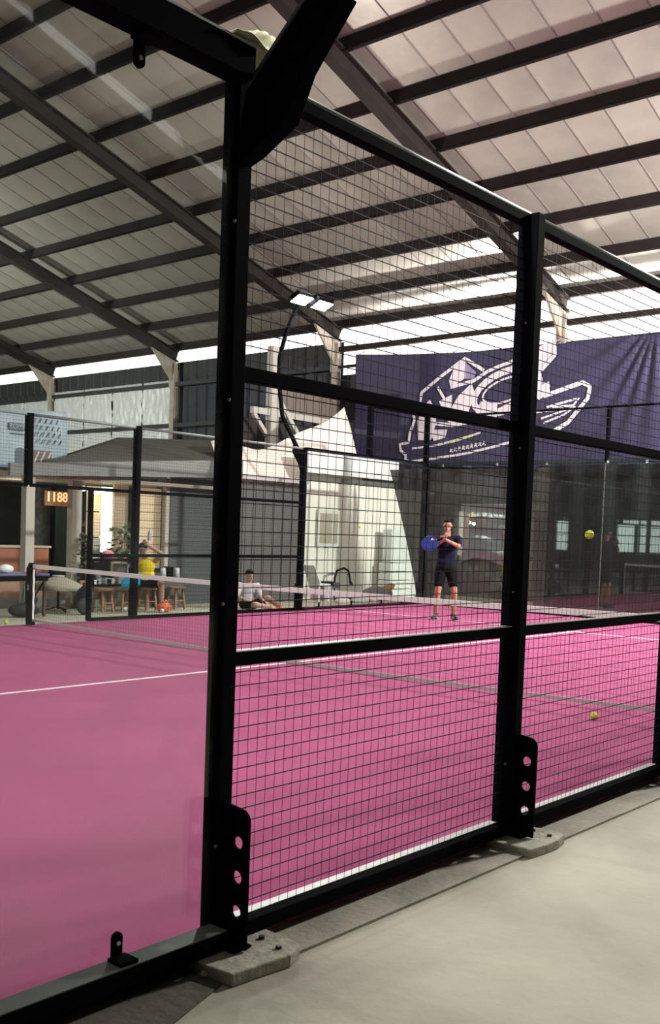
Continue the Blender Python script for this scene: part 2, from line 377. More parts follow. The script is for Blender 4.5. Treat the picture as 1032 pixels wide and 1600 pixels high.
# --- near fence
nf = empty('side_fence', (0, 0, 0)); tag(nf, 'tall black court fence in the foreground with a glass pane and wire mesh', 'fence')
post(nf, 0, 0, -1, inn=.052, out=.024, gy=-.022)
for x in (2, 4): post(nf, x, 0, -1, inn=.046, out=.062)
post(nf, 8, 0, -1); post(nf, 6, 0, -1, z0=2, foot=False); post(nf, -4, 0, -1)
post(nf, 5, 0, -1, h=2.0, foot=False, wx=.02); post(nf, 7, 0, -1, h=2.0, foot=False, wx=.02)
for x0, x1 in ((0, 2), (2, 4), (4, 6), (6, 8)):
    a, b_ = x0+.032, x1-.032
    for z, nm in ((1.003, 'rail'), (2.0, 'rail')):
        if z < 1.5 and x0 >= 4: a2, b2 = (a, 4.98) if x0 == 4 else (7.02, b_)
        else: a2, b2 = a, b_
        MB().box((a2, -.020, z-.025), (b2, .025, z+.025)).build(nm, BLACK, nf, bevel=.004)
    if x0 < 4: MB().box((a, -.021, 1.028), (b_, .026, 1.0315)).build('rail_glint_strip', mat('glint_strip', (.42, .37, .39), .5), nf)  # pale strip paints the lamp reflection on the rail top
    MB().box((a, -.02, 2.965), (b_, .025, 3.012)).build('top_rail', BLACK, nf, bevel=.004)
    MB().tube([(a, -.01, 3.018), (b_, -.01, 3.018)], .011, 10).build('rail_capping', mat('rail_capping', (.30, .34, .31), .35, .5), nf, smooth=True)
    if x0 < 4:
        MB().box((a, -.05, 0), (b_, .008, .055)).build('bottom_rail', BLACK, nf, bevel=.004)
        MB().box((a, .012, 0), (b_, .06, .05)).build('kerb_strip', ALU, nf, bevel=.004)
        wire_panel(a, b_, .055, 3.0, 'Y', .0).build('wire_mesh', BLACKM, nf, stuff=True)
    else:
        wire_panel(a, b_, 2.0, 3.0, 'Y', .0).build('wire_mesh', BLACKM, nf, stuff=True)
        wire_panel(a2, b2, .055, 2.0, 'Y', .0).build('wire_mesh', BLACKM, nf, stuff=True)
# glass section, X -4..0
MB().box((-3.97, -.085, 0), (-.03, 0, .063)).build('bottom_beam', BLACK, nf)
MB().box((-3.97, -.084, .063), (-.03, .0, .067)).build('lit_beam_top', mat('lit_grey_green', (.075, .09, .078), .5, .1), nf)  # thin layer paints the beam's top face lighter, as lit
MB().box((-3.97, -.09, 2.95), (-.03, .0, 3.05)).build('top_beam', BLACK, nf, bevel=.003)
MB().box((-3.97, -.092, 3.05), (-.03, -.076, 3.058)).build('beam_lip', STEEL, nf)
for a, b_ in ((-3.96, -2.006), (-2.0, -.034)): MB().box((a, .004, .03), (b_, .016, 3.0)).build('glass_pane', GLASS, nf)
def clamp(z, up):
    b = MB(); s = 1 if up else -1
    b.box((-.035, -.075, z), (.035, -.006, z+s*.012)) if up else b.box((-.035, -.075, z-.012), (.035, -.006, z))
    pts = [(-.02, 0), (.02, 0), (.021, .065)] + [(.021*math.cos(math.radians(a)), .068+.021*math.sin(math.radians(a))) for a in range(15, 180, 15)] + [(-.021, .065)]
    b.prism([(px, -.012, z+s*pz) for px, pz in pts], (0, .01, 0)); return b
for x in (-.46, -1.54, -2.46, -3.5):
    o = clamp(.066, True).build('glass_clamp', BLACK, nf, loc=(x, 0, 0)); MB().cyl((0, 0, 0), .008, .006, 8).build('screw', STEEL, o, loc=(0, -.012, .12)).rotation_euler = (math.pi/2, 0, 0)
    o = clamp(2.95, False).build('glass_clamp', BLACK, nf, loc=(x, 0, 0)); MB().cyl((0, 0, 0), .008, .006, 8).build('screw', STEEL, o, loc=(0, -.012, 2.89)).rotation_euler = (math.pi/2, 0, 0)
# lamp mast bracket on the corner post
brk = MB().prism([(-.034, -.0, 2.69), (-.034, -.085, 2.715), (-.034, -.235, 2.79), (-.034, -.30, 2.93), (-.034, -.46, 3.11), (-.034, -.36, 3.19), (-.034, -.05, 2.93)], (.068, 0, 0))
brk.build('mast_bracket', BLACK, nf, bevel=.004)
MB().bar((-.038, -.05, 2.925), (-.038, -.37, 3.20), .006, .012).build('bracket_flange', mat('flange_grey', (.10, .105, .11), .45, .5), nf)
ARM_N = [(.38, 3.12), (.62, 3.45), (.76, 3.9), (.8, 4.9), (.6, 5.3), (-.1, 5.72)]
ARM_F = [(.06, 2.86), (.24, 3.05), (.62, 3.63), (.74, 4.3), (.74, 4.75), (.62, 5.12), (.34, 5.68)]
def floodlight(parent, x, y, z, sgn):
    for dx in (-.29, .29):
        h = MB().box((-.22, -.14, 0), (.22, .14, .07)).build('lamp_head', BLACK, parent, bevel=.01, loc=(x+dx, y, z))
        h.rotation_euler = (-sgn*.45, 0, 0)
        MB().box((-.2, -.12, -.006), (.2, .12, .0)).build('lamp_lens', LED, h)
        fins = MB()
        for k in range(8): fins.box((-.2+k*.055, -.12, .07), (-.19+k*.055, .12, .1))
        fins.build('cooling_fins', BLACK, h)
    MB().box((x-.4, y-.02, z+.1), (x+.4, y+.02, z+.14)).build('cross_arm', BLACK, parent)
def mast_on(fence, x, yb, sgn, arm):
    m = MB().tube([(0, sgn*a, z) for a, z in arm], .042, 10).build('light_mast', BLACK, fence, smooth=True, loc=(x, yb, 0))
    return m
m = mast_on(nf, 0, 0, -1, ARM_N); floodlight(nf, 0, .1, 5.72, -1)
# mortar blocks under the near posts
def mortar(x, seed, lab, chips=0):
    r = random.Random(seed); b = MB()
    pts = []
    for k, (dx, dy) in enumerate(((-.15, -.19), (-.02, -.2), (.1, -.205), (.20, -.19), (.215, -.12), (.2, -.02), (.05, -.005), (-.16, -.01), (-.175, -.1))):
        pts.append((x+dx+r.uniform(-.012, .012), dy*1.25+r.uniform(-.008, .008), -.05))
    b.prism(pts, (0, 0, .047))
    o = b.build('mortar_pad', MORTAR, bevel=.006)
    tag(o, lab, 'pad')
    for dx, dy in ((.11, -.2), (.13, -.10)):
        MB().cyl((x+dx, dy, -.004), .012, .012, 6).build('anchor_bolt', mat('dark_bolt', (.03, .028, .02), .6), o)
    if chips:
        for k in range(4):
            MB().ell((x-.17+.02*k, -.12-.02*k, -.035), (.02, .016, .012), 6, 4).build('chip', MORTAR, o)
mortar(0, 3, 'rough broken concrete pad under the corner post nearest the camera', 1)
mortar(2, 4, 'clean-edged concrete pad under the second post of the foreground fence')
# rag on the top beam
rr = random.Random(5)
b = MB()
def ragf(u, v):
    x = .02+.30*u; yv = -.09+.10*v
    return (x-.16, yv-.02, 3.063+.045*math.sin(math.pi*min(1, max(0, u)))*math.sin(math.pi*v)+.018*math.sin(9*u+5*v)*math.sin(math.pi*u)+.012*math.sin(23*u*v+3))
b.grid(ragf, 20, 10, .006, (0, 0, 1)); rag = b.build('rag', mat('cream_rag', (.50, .50, .33), .9, noise=(14, (.22, .2, .1), .4, .7)), smooth=True)
tag(rag, 'crumpled cream rag lying on top of the near fence beam by the slanting bracket', 'rag')
# --- far fence
ff = empty('side_fence', (0, 10, 0)); tag(ff, 'far black wire mesh side fence behind the net, in front of the lounge', 'fence')
Y0 = 0
def fpost(x, **k): return post(ff, x, 0, 1, **{'wx': .045, 'out': .1, **k})
for x in (-4, -2, 0, 2, 4, 8, 10, 12): fpost(x)
fpost(6, z0=2.0, foot=False); fpost(7.12, h=2.0, foot=False, wx=.02); fpost(4.9, h=2.0, foot=False, wx=.02); fpost(16, h=4.02)
GRR = mat('grey_rail', (.13, .15, .14), .6, .1)
for x0, x1 in [(x, x+2) for x in range(-4, 12, 2)]:
    a, b_ = x0+.032, x1-.032
    MB().tube([(a, .04, 3.0), (b_, .04, 3.0)], .022, 8).build('top_rail', GRR, ff, smooth=True)
    MB().box((a, .012, 1.975), (b_, .06, 2.025)).build('rail', BLACK, ff)
    a2, b2 = (a, b_)
    if x0 == 4: b2 = 4.88
    if x0 == 6: a2 = 7.14
    MB().box((a2, .012, .975), (b2, .06, 1.025)).build('rail', BLACK, ff)
    MB().box((a2, .0, 0), (b2, .06, .05)).build('bottom_rail', BLACK, ff)
    wire_panel(a, b_, 2.0, 3.0, 'Y', .036, .0016).build('wire_mesh', BLACKM, ff, stuff=True)
    wire_panel(a2, b2, .05, 2.0, 'Y', .036, .0016).build('wire_mesh', BLACKM, ff, stuff=True)
MB().box((12.03, -.0, 0), (15.97, .08, .05)).build('bottom_beam', BLACK, ff)
MB().box((12.03, .0, 2.97), (15.97, .07, 3.03)).build('top_beam', BLACK, ff)
MB().tube([(14.03, .04, 4.0), (15.97, .04, 4.0)], .02, 8).build('top_rail', BLACK, ff, smooth=True)
fpost(14, h=4.0, z0=3.0, foot=False)
wire_panel(14.03, 15.97, 3.03, 4.0, 'Y', .036, .0016).build('wire_mesh', BLACKM, ff, stuff=True)
for a, b_ in ((12.04, 13.99), (14.0, 15.96)): MB().box((a, -.016, .03), (b_, -.004, 2.99)).build('glass_pane', GLASSE, ff)
for x in (12.5, 13.5, 14.5, 15.2):
    b = MB().box((-.03, -.03, .05), (.03, .03, .06)).box((-.02, -.03, .05), (.02, -.017, .14)); b.build('glass_clamp', BLACK, ff, loc=(x, 0, 0))
mast_on(ff, 12, 0, 1, ARM_F)
MB().prism([(11.97, .08, 2.5), (11.97, .08, 2.9), (11.97, .30, 3.12), (11.97, .32, 2.95), (11.97, .16, 2.72)], (.06, 0, 0)).build('mast_bracket', BLACK, ff)
floodlight(ff, 12.2, .15, 5.72, 1)
# --- end fence
ef = empty('end_fence', (16, 0, 0)); tag(ef, 'end wall of the court, glass panes below and wire mesh on top', 'fence')
def epost(y, h=4.02, z0=0): return MB().box((0, y-.03, z0), (.08, y+.03, h)).build('post', BLACK, ef, bevel=.004)
for yy in (0, 2, 4, 6, 8): epost(yy, z0=2.97)
GRE = mat('dark_green_beam', (.015, .03, .032), .4, .3)
for a in (0, 2, 4, 6, 8):
    c, d = a+.032, a+1.968
    if a == 8: d = 9.93
    MB().box((.0, c, 2.95), (.07, d, 3.03)).build('beam', GRE, ef)
    MB().tube([(.04, c, 4.0), (.04, d, 4.0)], .022, 8).build('top_rail', BLACK, ef, smooth=True)
    MB().box((.0, c, 0), (.08, d, .06)).build('bottom_beam', BLACK, ef)
    wire_panel(c, d, 3.03, 4.0, 'X', .04, .0016).build('wire_mesh', BLACKM, ef, stuff=True)
    MB().box((-.018, a+.005, .03), (-.006, (a+1.995 if a < 8 else 9.96), 2.96)).build('glass_pane', GLASSE, ef)
for yy in (2, 4, 6, 8):
    MB().box((-.021, yy-.006, .04), (-.004, yy+.006, 2.95)).build('glass_joint', mat('joint_grey', (.12, .13, .13), .5), ef)
for yy in (5.2, 5.95, 7.2, 8.3, 9.6):
    MB().box((-.03, yy-.02, 2.93), (-.018, yy+.02, 2.985)).build('glass_clamp', STEEL, ef)
# ================================================================== NET
net = empty('court_net', (6, 0, 0)); tag(net, 'court net with a white top tape stretched across the pink court', 'net')
def ntop(y): return .87-.025*math.sin(math.pi*y/10)
def nbot(y): return .075-.055*math.sin(math.pi*y/10)
b = MB(); n = 40
for k in range(n):
    y0, y1 = .12+9.76*k/n, .12+9.76*(k+1)/n; i = len(b.v)
    for yv in (y0, y1): b.v += [(-.012, yv, ntop(yv)-.055), (.012, yv, ntop(yv)-.055), (.012, yv, ntop(yv)), (-.012, yv, ntop(yv))]
    b.f += [(i, i+4, i+5, i+1), (i+1, i+5, i+6, i+2), (i+2, i+6, i+7, i+3), (i+3, i+7, i+4, i)]
b.build('net_tape', mat('net_tape', (.72, .70, .68), .8), net)
b = MB()
for k in range(n):
    y0, y1 = .12+9.76*k/n, .12+9.76*(k+1)/n; i = len(b.v)
    for yv in (y0, y1): b.v += [(-.006, yv, nbot(yv)-.018), (.006, yv, nbot(yv)-.018), (.006, yv, nbot(yv)+.018), (-.006, yv, nbot(yv)+.018)]
    b.f += [(i, i+4, i+5, i+1), (i+1, i+5, i+6, i+2), (i+2, i+6, i+7, i+3), (i+3, i+7, i+4, i)]
b.build('bottom_tape', mat('bottom_tape', (.42, .38, .38), .8), net)
b = MB()
for k in range(int(9.7/.05)):
    yv = .15+k*.05; b.box((-.0006, yv-.0006, nbot(yv)), (.0006, yv+.0006, ntop(yv)-.05))
for j in range(15):
    for k in range(20):
        y0, y1 = .12+9.76*k/20, .12+9.76*(k+1)/20; t = (j+1)/16
        b.bar((0, y0, nbot(y0)+t*(ntop(y0)-nbot(y0)-.05)), (0, y1, nbot(y1)+t*(ntop(y1)-nbot(y1)-.05)), .0013)
b.build('net_cords', BLACKM, net, stuff=True)
b = MB()
for k in range(8):
    z = .80-k*.09; b.bar((0, 9.86+.012*(k % 2), z), (0, 9.86+.012*((k+1) % 2), z-.095), .012, .03)
b.build('side_lacing', mat('net_tape', (.72, .70, .68), .8), net)
for yy in (9.93, 0.09):
    p = MB().box((-.05, -.06, 0), (.05, .06, .84)).build('net_post', BLACK, net, bevel=.02, loc=(0, yy, 0))
    MB().cyl((0, 0, .84), .05, .05, 14, .035).build('post_cap', BLACK, p)
    MB().box((-.053, -.03, .5), (-.05, .02, .58)).build('sticker', mat('sticker_grey', (.3, .32, .33), .6), p)
# ================================================================== CURTAINS, BANNER
def curtain(y0, y1, z0, z1, amp, folds, x, m, lab, left=None, nu=80):
    def fn(u, v):
        yt = y0+(y1-y0)*u; sl = (left(v) if left else 0)*(u)
        return (x+amp*math.sin(folds*u*6.283+1.3*math.sin(3*u+v))*(.6+.4*(1-v)), yt+sl, z0+(z1-z0)*v)
    o = MB().grid(fn, nu, 14).build('shade_curtain', m, smooth=True)
    tag(o, lab, 'curtain'); return o
curtain(7.3, 10.1, .03, 2.90, .03, 5, 16.30, CURT, 'thin grey-brown shade net curtain hanging behind the player', nu=60)
curtain(-1.0, 7.6, .03, 2.95, .03, 14, 16.42, CURT2, 'shade curtain painted green-black as unlit behind the right of the end glass', nu=160)
curtain(9.75, 10.2, .03, 2.93, .05, 5, 16.52, mat('shade_net_gather', (.03, .032, .03), .9, alpha=.05),
        'gathered dark end of the shade curtain flaring towards the bright wall', left=lambda v: .30+.85*v**1.2, nu=60)
def wave(yv, z):   # banner surface
    t = (15.0-yv)/9.0
    dy, dz = yv-6.7, z-6.4; rr_ = math.hypot(dy, dz); an = math.atan2(dz, dy)
    fold = .045*math.sin(24*an+1.5*math.sin(5*an))*min(1, rr_/.8)*math.exp(-(rr_/2.6)**2)
    return 19.76+fold+.05*math.sin(2.1*yv+.6*z)*(.3+.7*max(0, t-.3))+.05*math.sin(1.7*(yv+z*.9))*max(0, t-.25)*1.3
bn = MB()
def bnf(u, v):
    yv = 15.0-12.0*u; top = 6.32-.42*u-.25*math.sin(math.pi*min(1, u*1.6))*.5; bot = 3.32-.35*u-.0*u
    z = bot+(top-bot)*v; return (wave(yv, z), yv, z)
banner = bn.grid(bnf, 240, 60, .01, (1, 0, 0)).build('banner', NAVY, smooth=True)
tag(banner, 'big purple fabric banner with a pale winged emblem hung on the rear wall', 'banner')
for yv in (14.9, 11.9, 9.1, 6.1, 3.3):
    u_ = (15-yv)/12; zt = bnf(u_, 1)[2]; MB().bar((wave(yv, zt), yv, zt), (20.0, yv, zt+.12), .015).build('tie_rope', BLACKM, banner)
def u2w(u, v):     # emblem drawing units -> banner cloth (Y, Z): fitted once from four reference corners
    return (15.20+(u-550)*(-.01757), 6.15-(v-552)*.01632-(u-550)*.00012-(v-552)*(u-550)*.0000012)
def stroke(pts, w, m=LOGO, closed=False, name='emblem_line'):
    P = [u2w(640+a/3.225, 540+c/3.225) for a, c in pts]
    if closed: P.append(P[0])
    Q = []
    for (a, c), (d, e) in zip(P, P[1:]):
        k = max(1, int(math.hypot(d-a, e-c)/.12)); Q += [(a+(d-a)*i/k, c+(e-c)*i/k) for i in range(k)]
    Q.append(P[-1]); b = MB(); L = []
    for i, (yv, z) in enumerate(Q):
        a = Q[max(0, i-1)]; c = Q[min(len(Q)-1, i+1)]; d = Vector((c[0]-a[0], c[1]-a[1])).normalized(); nn = Vector((-d.y, d.x))*w/2
        for s_ in (1, -1):
            yy, zz = yv+nn.x*s_, z+nn.y*s_; L.append((wave(yy, zz)-.032, yy, zz))
    b.v = L; b.f = [(2*i, 2*i+1, 2*i+3, 2*i+2) for i in range(len(Q)-1)]
    b.build(name, m, banner)
def patch(pts, m=LOGO):
    P = [u2w(640+a/3.225, 540+c/3.225) for a, c in pts]
    bm = bmesh.new(); vs = [bm.verts.new((wave(a, c)-.028, a, c)) for a, c in P]; bm.faces.new(vs)
    bmesh.ops.triangulate(bm, faces=bm.faces); me = bpy.data.meshes.new('emblem_patch'); bm.to_mesh(me); bm.free(); me.materials.append(m)
    o = bpy.data.objects.new('emblem_patch', me); COL.objects.link(o); o.parent = banner
LOGOD = mat('logo_lilac', (.30, .24, .42), .7)
def ring(cx, cy, rx, ry, a0, a1, n=22): return [(cx+rx*math.cos(math.radians(a0+(a1-a0)*i/n)), cy-ry*math.sin(math.radians(a0+(a1-a0)*i/n))+(-(cx+rx*math.cos(math.radians(a0+(a1-a0)*i/n)))+cx)*.22) for i in range(n+1)]
patch([(300, 180), (330, 110), (385, 90), (385, 175), (330, 205), (310, 215)])
patch([(385, 100), (440, 150), (430, 180), (385, 178)], LOGOD)
patch([(165, 300), (200, 270), (240, 330), (235, 400), (215, 470), (140, 470), (135, 370)])
patch([(310, 330), (350, 260), (420, 200), (440, 260), (400, 360), (330, 400), (300, 380)])
patch([(200, 420), (300, 420), (290, 460), (230, 475)]); patch([(470, 290), (560, 310), (560, 400), (480, 390), (455, 330)])
patch([(250, 280), (320, 250), (320, 320), (270, 320)])
patch([(700, 95), (820, 45), (832, 110), (780, 165), (715, 170)]); patch([(740, 230), (810, 220), (818, 270), (770, 300), (730, 280)])
patch([(650, 360), (740, 350), (750, 420), (700, 440), (650, 400)]); patch([(690, 190), (770, 190), (790, 230), (730, 240)], LOGOD)
stroke([(95, 300), (145, 290), (152, 232), (255, 160), (380, 80), (480, 145)], .085)
stroke([(310, 215), (430, 190), (500, 150), (560, 130), (620, 115), (690, 92), (825, 38), (835, 105), (775, 165), (690, 182)], .085)
stroke(ring(600, 250, 165, 95, 0, 360), .17); stroke(ring(600, 245, 120, 55, 0, 360), .05, LOGO)
stroke([(100, 300), (118, 370), (95, 430), (90, 480), (38, 490), (45, 520), (75, 545), (75, 570), (100, 580)], .08)
stroke([(100, 578), (250, 560), (400, 540), (540, 512), (680, 480), (760, 455)], .06)
stroke([(110, 512), (250, 497), (400, 460), (480, 440)], .05); stroke([(250, 493), (340, 480), (440, 452)], .045, LOGOY)
stroke([(790, 285), (960, 232), (990, 250), (985, 300), (900, 405), (840, 440), (700, 450)], .10)
stroke([(805, 335), (945, 298), (920, 330), (830, 335)], .05); stroke([(780, 385), (930, 335), (880, 370), (790, 405)], .045)
stroke([(240, 210), (300, 300), (290, 340), (350, 350)], .07); stroke([(150, 380), (330, 400), (440, 385), (560, 340), (740, 270), (815, 235)], .09)
stroke([(560, 420), (700, 360), (880, 345)], .05)
for k in range(9):   # the small illegible lettering in the lower band
    x_ = 320+k*22; y_ = 524-k*4
    stroke([(x_, y_+8), (x_+4, y_-10), (x_+12, y_-6), (x_+6, y_+2), (x_+15, y_+8)], .035, name='small_letter')
# ================================================================== LOUNGE
lg = empty('lounge_building', (0, 12.2, 0)); tag(lg, 'low lounge building with grey fascia and brown sloping roof beyond the far fence', 'building')
def P(name, a, b_, m, par=None, **k): return MB().box((a[0], a[1]-12.2, a[2]), (b_[0], b_[1]-12.2, b_[2])).build(name, m, par or lg, **k)
fx = MB()
fx.prism([(6.95, -.25, 2.22), (12.35, -.25, 2.50), (12.35, -.25, 2.86), (6.95, -.25, 2.42)], (0, .08, 0)).build('fascia', GREYF, lg)
rf = MB(); rf.v += [(7.6, -.18, 2.52), (12.4, -.18, 2.62), (14.3, 2.3, 3.50), (11.2, 2.3, 3.30), (9.6, 2.3, 2.75),
                    (7.6, -.18, 2.46), (12.4, -.18, 2.56), (14.3, 2.3, 3.44), (11.2, 2.3, 3.24), (9.6, 2.3, 2.69)]
rf.f += [(0,1,2,3,4), (9,8,7,6,5)] + [(i, (i+1) % 5, 5+(i+1) % 5, 5+i) for i in range(5)]
rf.build('roof_cover', BROWNR, lg)
# posts
P('lounge_post', (7.33, 12.05, -.05), (7.50, 12.2, 2.24), BEIGE); P('lounge_post', (8.67, 12.6, -.05), (8.88, 12.75, 2.24), BEIGE)
P('lounge_post', (10.80, 12.5, -.05), (10.90, 12.6, 2.4), BEIGE)
P('ceiling_board', (6.8, 12.2, 2.24), (12.4, 17.0, 2.3), mat('lounge_ceiling', (.32, .27, .22), .8))
P('rear_wall', (6.6, 17.0, -.05), (14.5, 17.1, 2.3), mat('dark_green_wall', (.03, .045, .035), .7, noise=(3, (.06, .06, .05), .4, .7)))
P('stone_wall', (8.97, 14.2, -.05), (9.38, 14.3, 2.24), mat('dark_stone', (.05, .048, .045), .8, noise=(12, (.11, .11, .11), .4, .7)))
dr = P('glass_door', (9.30, 14.0, -.05), (9.80, 14.04, 2.1), mat('dark_glass', (.012, .03, .022), .15))
P('door_frame', (9.24, 13.98, -.05), (9.30, 14.06, 2.15), BLACK, dr)
for i in range(3):
    P('green_pane', (6.2+i*.75, 14.9, .95), (6.9+i*.75, 14.93, 2.1), mat('dark_glass', (.012, .03, .022), .15))
P('white_frame', (7.75, 14.8, .9), (7.85, 14.86, 1.95), mat('pale_frame', (.3, .36, .3), .5))
# lit partitions, in courses
for k in range(3):
    P('lit_partition', (9.32, 13.0, .76+k*.48), (9.63, 13.05, 1.22+k*.48), LITP if k else BEIGE)
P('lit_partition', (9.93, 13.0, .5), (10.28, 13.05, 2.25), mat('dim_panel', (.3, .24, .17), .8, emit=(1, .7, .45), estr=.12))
P('light_column', (9.66, 13.0, .95), (9.89, 13.08, 2.18), mat('light_tube', (1, 1, 1), .5, emit=(1, 1, .93), estr=3))
for k in range(10):
    P('blind_slat', (10.30, 12.75, .66+k*.155), (10.90, 12.775, .805+k*.155), LITP)
P('transom', (10.2, 12.75, 2.2), (10.8, 12.8, 2.38), mat('transom_white', (.6, .6, .55), .6))
for k in range(30):
    P('shutter_slat', (10.92, 12.5-.006*(k % 2), -.05+k*.083), (12.45, 12.53, .028+k*.083), SHUT)
for k in range(14):
    xx = 12.47+k*.152
    P('corrugated_panel', (xx, 12.2-.02*(k % 2), -.05), (xx+.150, 12.26, 2.5), SHUT2)
P('panel_cap', (12.45, 12.15, 2.5), (14.62, 12.3, 2.6), mat('grey_cap', (.33, .31, .3), .6))
P('low_wall', (7.0, 13.0, -.05), (10.2, 13.1, .13), mat('grey_brick', (.20, .18, .18), .8)); P('low_wall', (7.0, 13.0, .13), (10.2, 13.1, .42), mat('red_brick', (.34, .19, .13), .8, noise=(9, (.26, .14, .1), .3, .7)))
def lamp(name, loc, r, m, lab, power=0, sy=1):
    t = empty(name, loc); tag(t, lab, 'lamp', 'round lights in the lounge ceiling' if sy < 1 else None)
    MB().ell((0, 0, -.02), (r, r*sy, r*.5), 14, 8).build('bulb', m, t, smooth=True)
    MB().cyl((0, 0, .0), r*.6, .05, 12).build('lamp_base', WHITEP, t)
    return t
WARM = mat('warm_bulb', (1, .8, .5), .5, emit=(1, .72, .36), estr=6); COOL = mat('cool_bulb', (1, 1, 1), .5, emit=(1, .98, .85), estr=2.5)
lamp('ceiling_lamp', (9.42, 12.85, 2.10), .12, WARM, 'glowing orange ball lamp under the lounge ceiling')
lamp('ceiling_lamp', (9.22, 13.05, 2.14), .09, COOL, 'white oval lamp beside the orange ball lamp in the lounge', sy=.8)
lamp('ceiling_lamp', (8.90, 13.0, 2.14), .07, COOL, 'small white lamp just right of the lit orange number sign', sy=.8)
l_ = bpy.data.lights.new('lounge_glow', 'POINT'); l_.energy = 5; l_.color = (1, .75, .45); l_.shadow_soft_size = .04
lo = bpy.data.objects.new('lounge_glow', l_); COL.objects.link(lo); lo.location = (9.42, 12.8, 1.85)
l_ = bpy.data.lights.new('lounge_glow', 'POINT'); l_.energy = 16; l_.color = (1, .9, .75); l_.shadow_soft_size = .04
lo = bpy.data.objects.new('lounge_glow', l_); COL.objects.link(lo); lo.location = (8.2, 13.7, 1.9)
# lit number sign
def text(body, size, ext, off, m, parent, loc, name):
    tx = bpy.data.curves.new(name, 'FONT'); tx.body = body; tx.size = size; tx.extrude = ext; tx.offset = off; tx.align_x = 'CENTER'; tx.align_y = 'CENTER'
    to = bpy.data.objects.new(name, tx); COL.objects.link(to); bpy.context.view_layer.update()
    me = bpy.data.meshes.new_from_object(to.evaluated_get(bpy.context.evaluated_depsgraph_get())); bpy.data.objects.remove(to)
    me.materials.clear(); me.materials.append(m); q = bpy.data.objects.new(name, me); COL.objects.link(q); q.parent = parent; q.location = loc; q.rotation_euler = (math.pi/2, 0, 0)
sg = empty('number_sign', (8.56, 12.9, 1.92)); tag(sg, 'small amber lit number sign on the lounge wall', 'sign')
MB().box((-.25, 0, -.14), (.22, .04, .12)).build('sign_box', mat('amber_box', (.12, .05, .015), .6, emit=(.7, .25, .05), estr=.25), sg)
text('1188', .24, .004, .004, mat('amber_digits', (1, .6, .3), .5, emit=(1, .52, .26), estr=1.3), sg, (-.015, -.008, .01), 'digits')
# orange counters
def counter(x0, x1, y, h, lab, z0=-.05):
    t = empty('counter', ((x0+x1)/2, y, z0)); tag(t, lab, 'counter'); w = (x1-x0)/2
    MB().box((-w, 0, 0), (w, .4, h-z0)).build('front_panel', ORANGEW, t, bevel=.01); MB().box((-w-.03, -.04, h-z0), (w+.03, .45, h-z0+.04)).build('counter_top', mat('counter_top', (.45, .38, .32), .4), t, bevel=.008)
counter(7.5, 8.30, 13.5, 1.0, 'orange wooden reception counter at the far left behind the net post')
counter(8.50, 8.90, 13.6, 1.0, 'short orange wooden counter block beside the dark glass door')
# sponsor banner
sb = empty('sponsor_banner', (8.2, 13.4, 2.3)); tag(sb, 'pale blue printed banner hung over the lounge roof at the far left', 'banner')
PALEB = mat('pale_blue_print', (.27, .32, .37), .6, noise=(5, (.20, .25, .3), .3, .7), bump=(4, .6))
MB().grid(lambda u, v: (-1.2+2.1*u, .02*math.sin(9*u+4*v), .12+.02*u+1.0*v+.1*u*v), 30, 14, .006, (0, 1, 0)).build('fabric', PALEB, sb, smooth=True)
DKP = mat('print_dark', (.07, .09, .12), .7); BRP = mat('print_brown', (.12, .08, .08), .7); PKP = mat('print_pink', (.42, .33, .36), .7)
MB().box((-.36, -.03, .80), (-.02, -.024, .93)).build('print_block', DKP, sb); MB().box((-.32, -.032, .73), (-.02, -.026, .75)).build('print_bar', DKP, sb)
text('ROMB', .13, .002, 0, PALEB, sb, (-.19, -.034, .865), 'print_letters')
MB().box((-.22, -.032, .08), (-.02, -.026, .42)).ell((-.12, -.029, .42), (.10, .004, .08)).build('print_figure', DKP, sb)
MB().box((.1, -.032, .22), (.55, -.026, .48)).build('print_figure', BRP, sb)
for k in range(3): MB().bar((.17+.13*k, -.036, .26), (.27+.13*k, -.036, .46), .006, .035).build('print_stripe', PKP, sb)
for r_ in range(4):
    for c_ in range(5): MB().bar((.25+.12*c_-.03*r_, -.03, .62+.12*r_), (.29+.12*c_-.03*r_, -.03, .70+.12*r_), .004, .02).build('print_stripe', DKP, sb)
# mezzanine steel
mz = empty('mezzanine', (17, 15.5, 0)); tag(mz, 'pale steel mezzanine deck with props beside the purple banner', 'platform')
PALE = mat('pale_steel', (.45, .42, .38), .6)
MB().box((-.14, -.1, -.05), (.14, .1, 6.15)).build('column', PALE, mz); MB().bar((-.75, 0, 4.48), (2.7, 0, 4.46), .12, .16).build('beam', PALE, mz)
MB().bar((.5, 0, 4.4), (.95, 0, 3.6), .1).build('brace', PALE, mz); MB().bar((.3, .0, 4.8), (1.2, -.4, 3.3), .09).build('brace', PALE, mz)
MB().bar((-.7, 0, 4.4), (-.2, 0, 3.9), .1).build('brace', PALE, mz)
for k in range(10):
    MB().box((.35+.27*k, .3, 4.6), (.60+.27*k, .34, 5.25)).build('railing_panel', mat('brown_panel', (.16, .13, .11), .7), mz)
MB().box((-1.2, .4, -.05), (2.8, .5, 4.3)).build('dark_infill', mat('dark_infill', (.03, .022, .022), .8), mz)
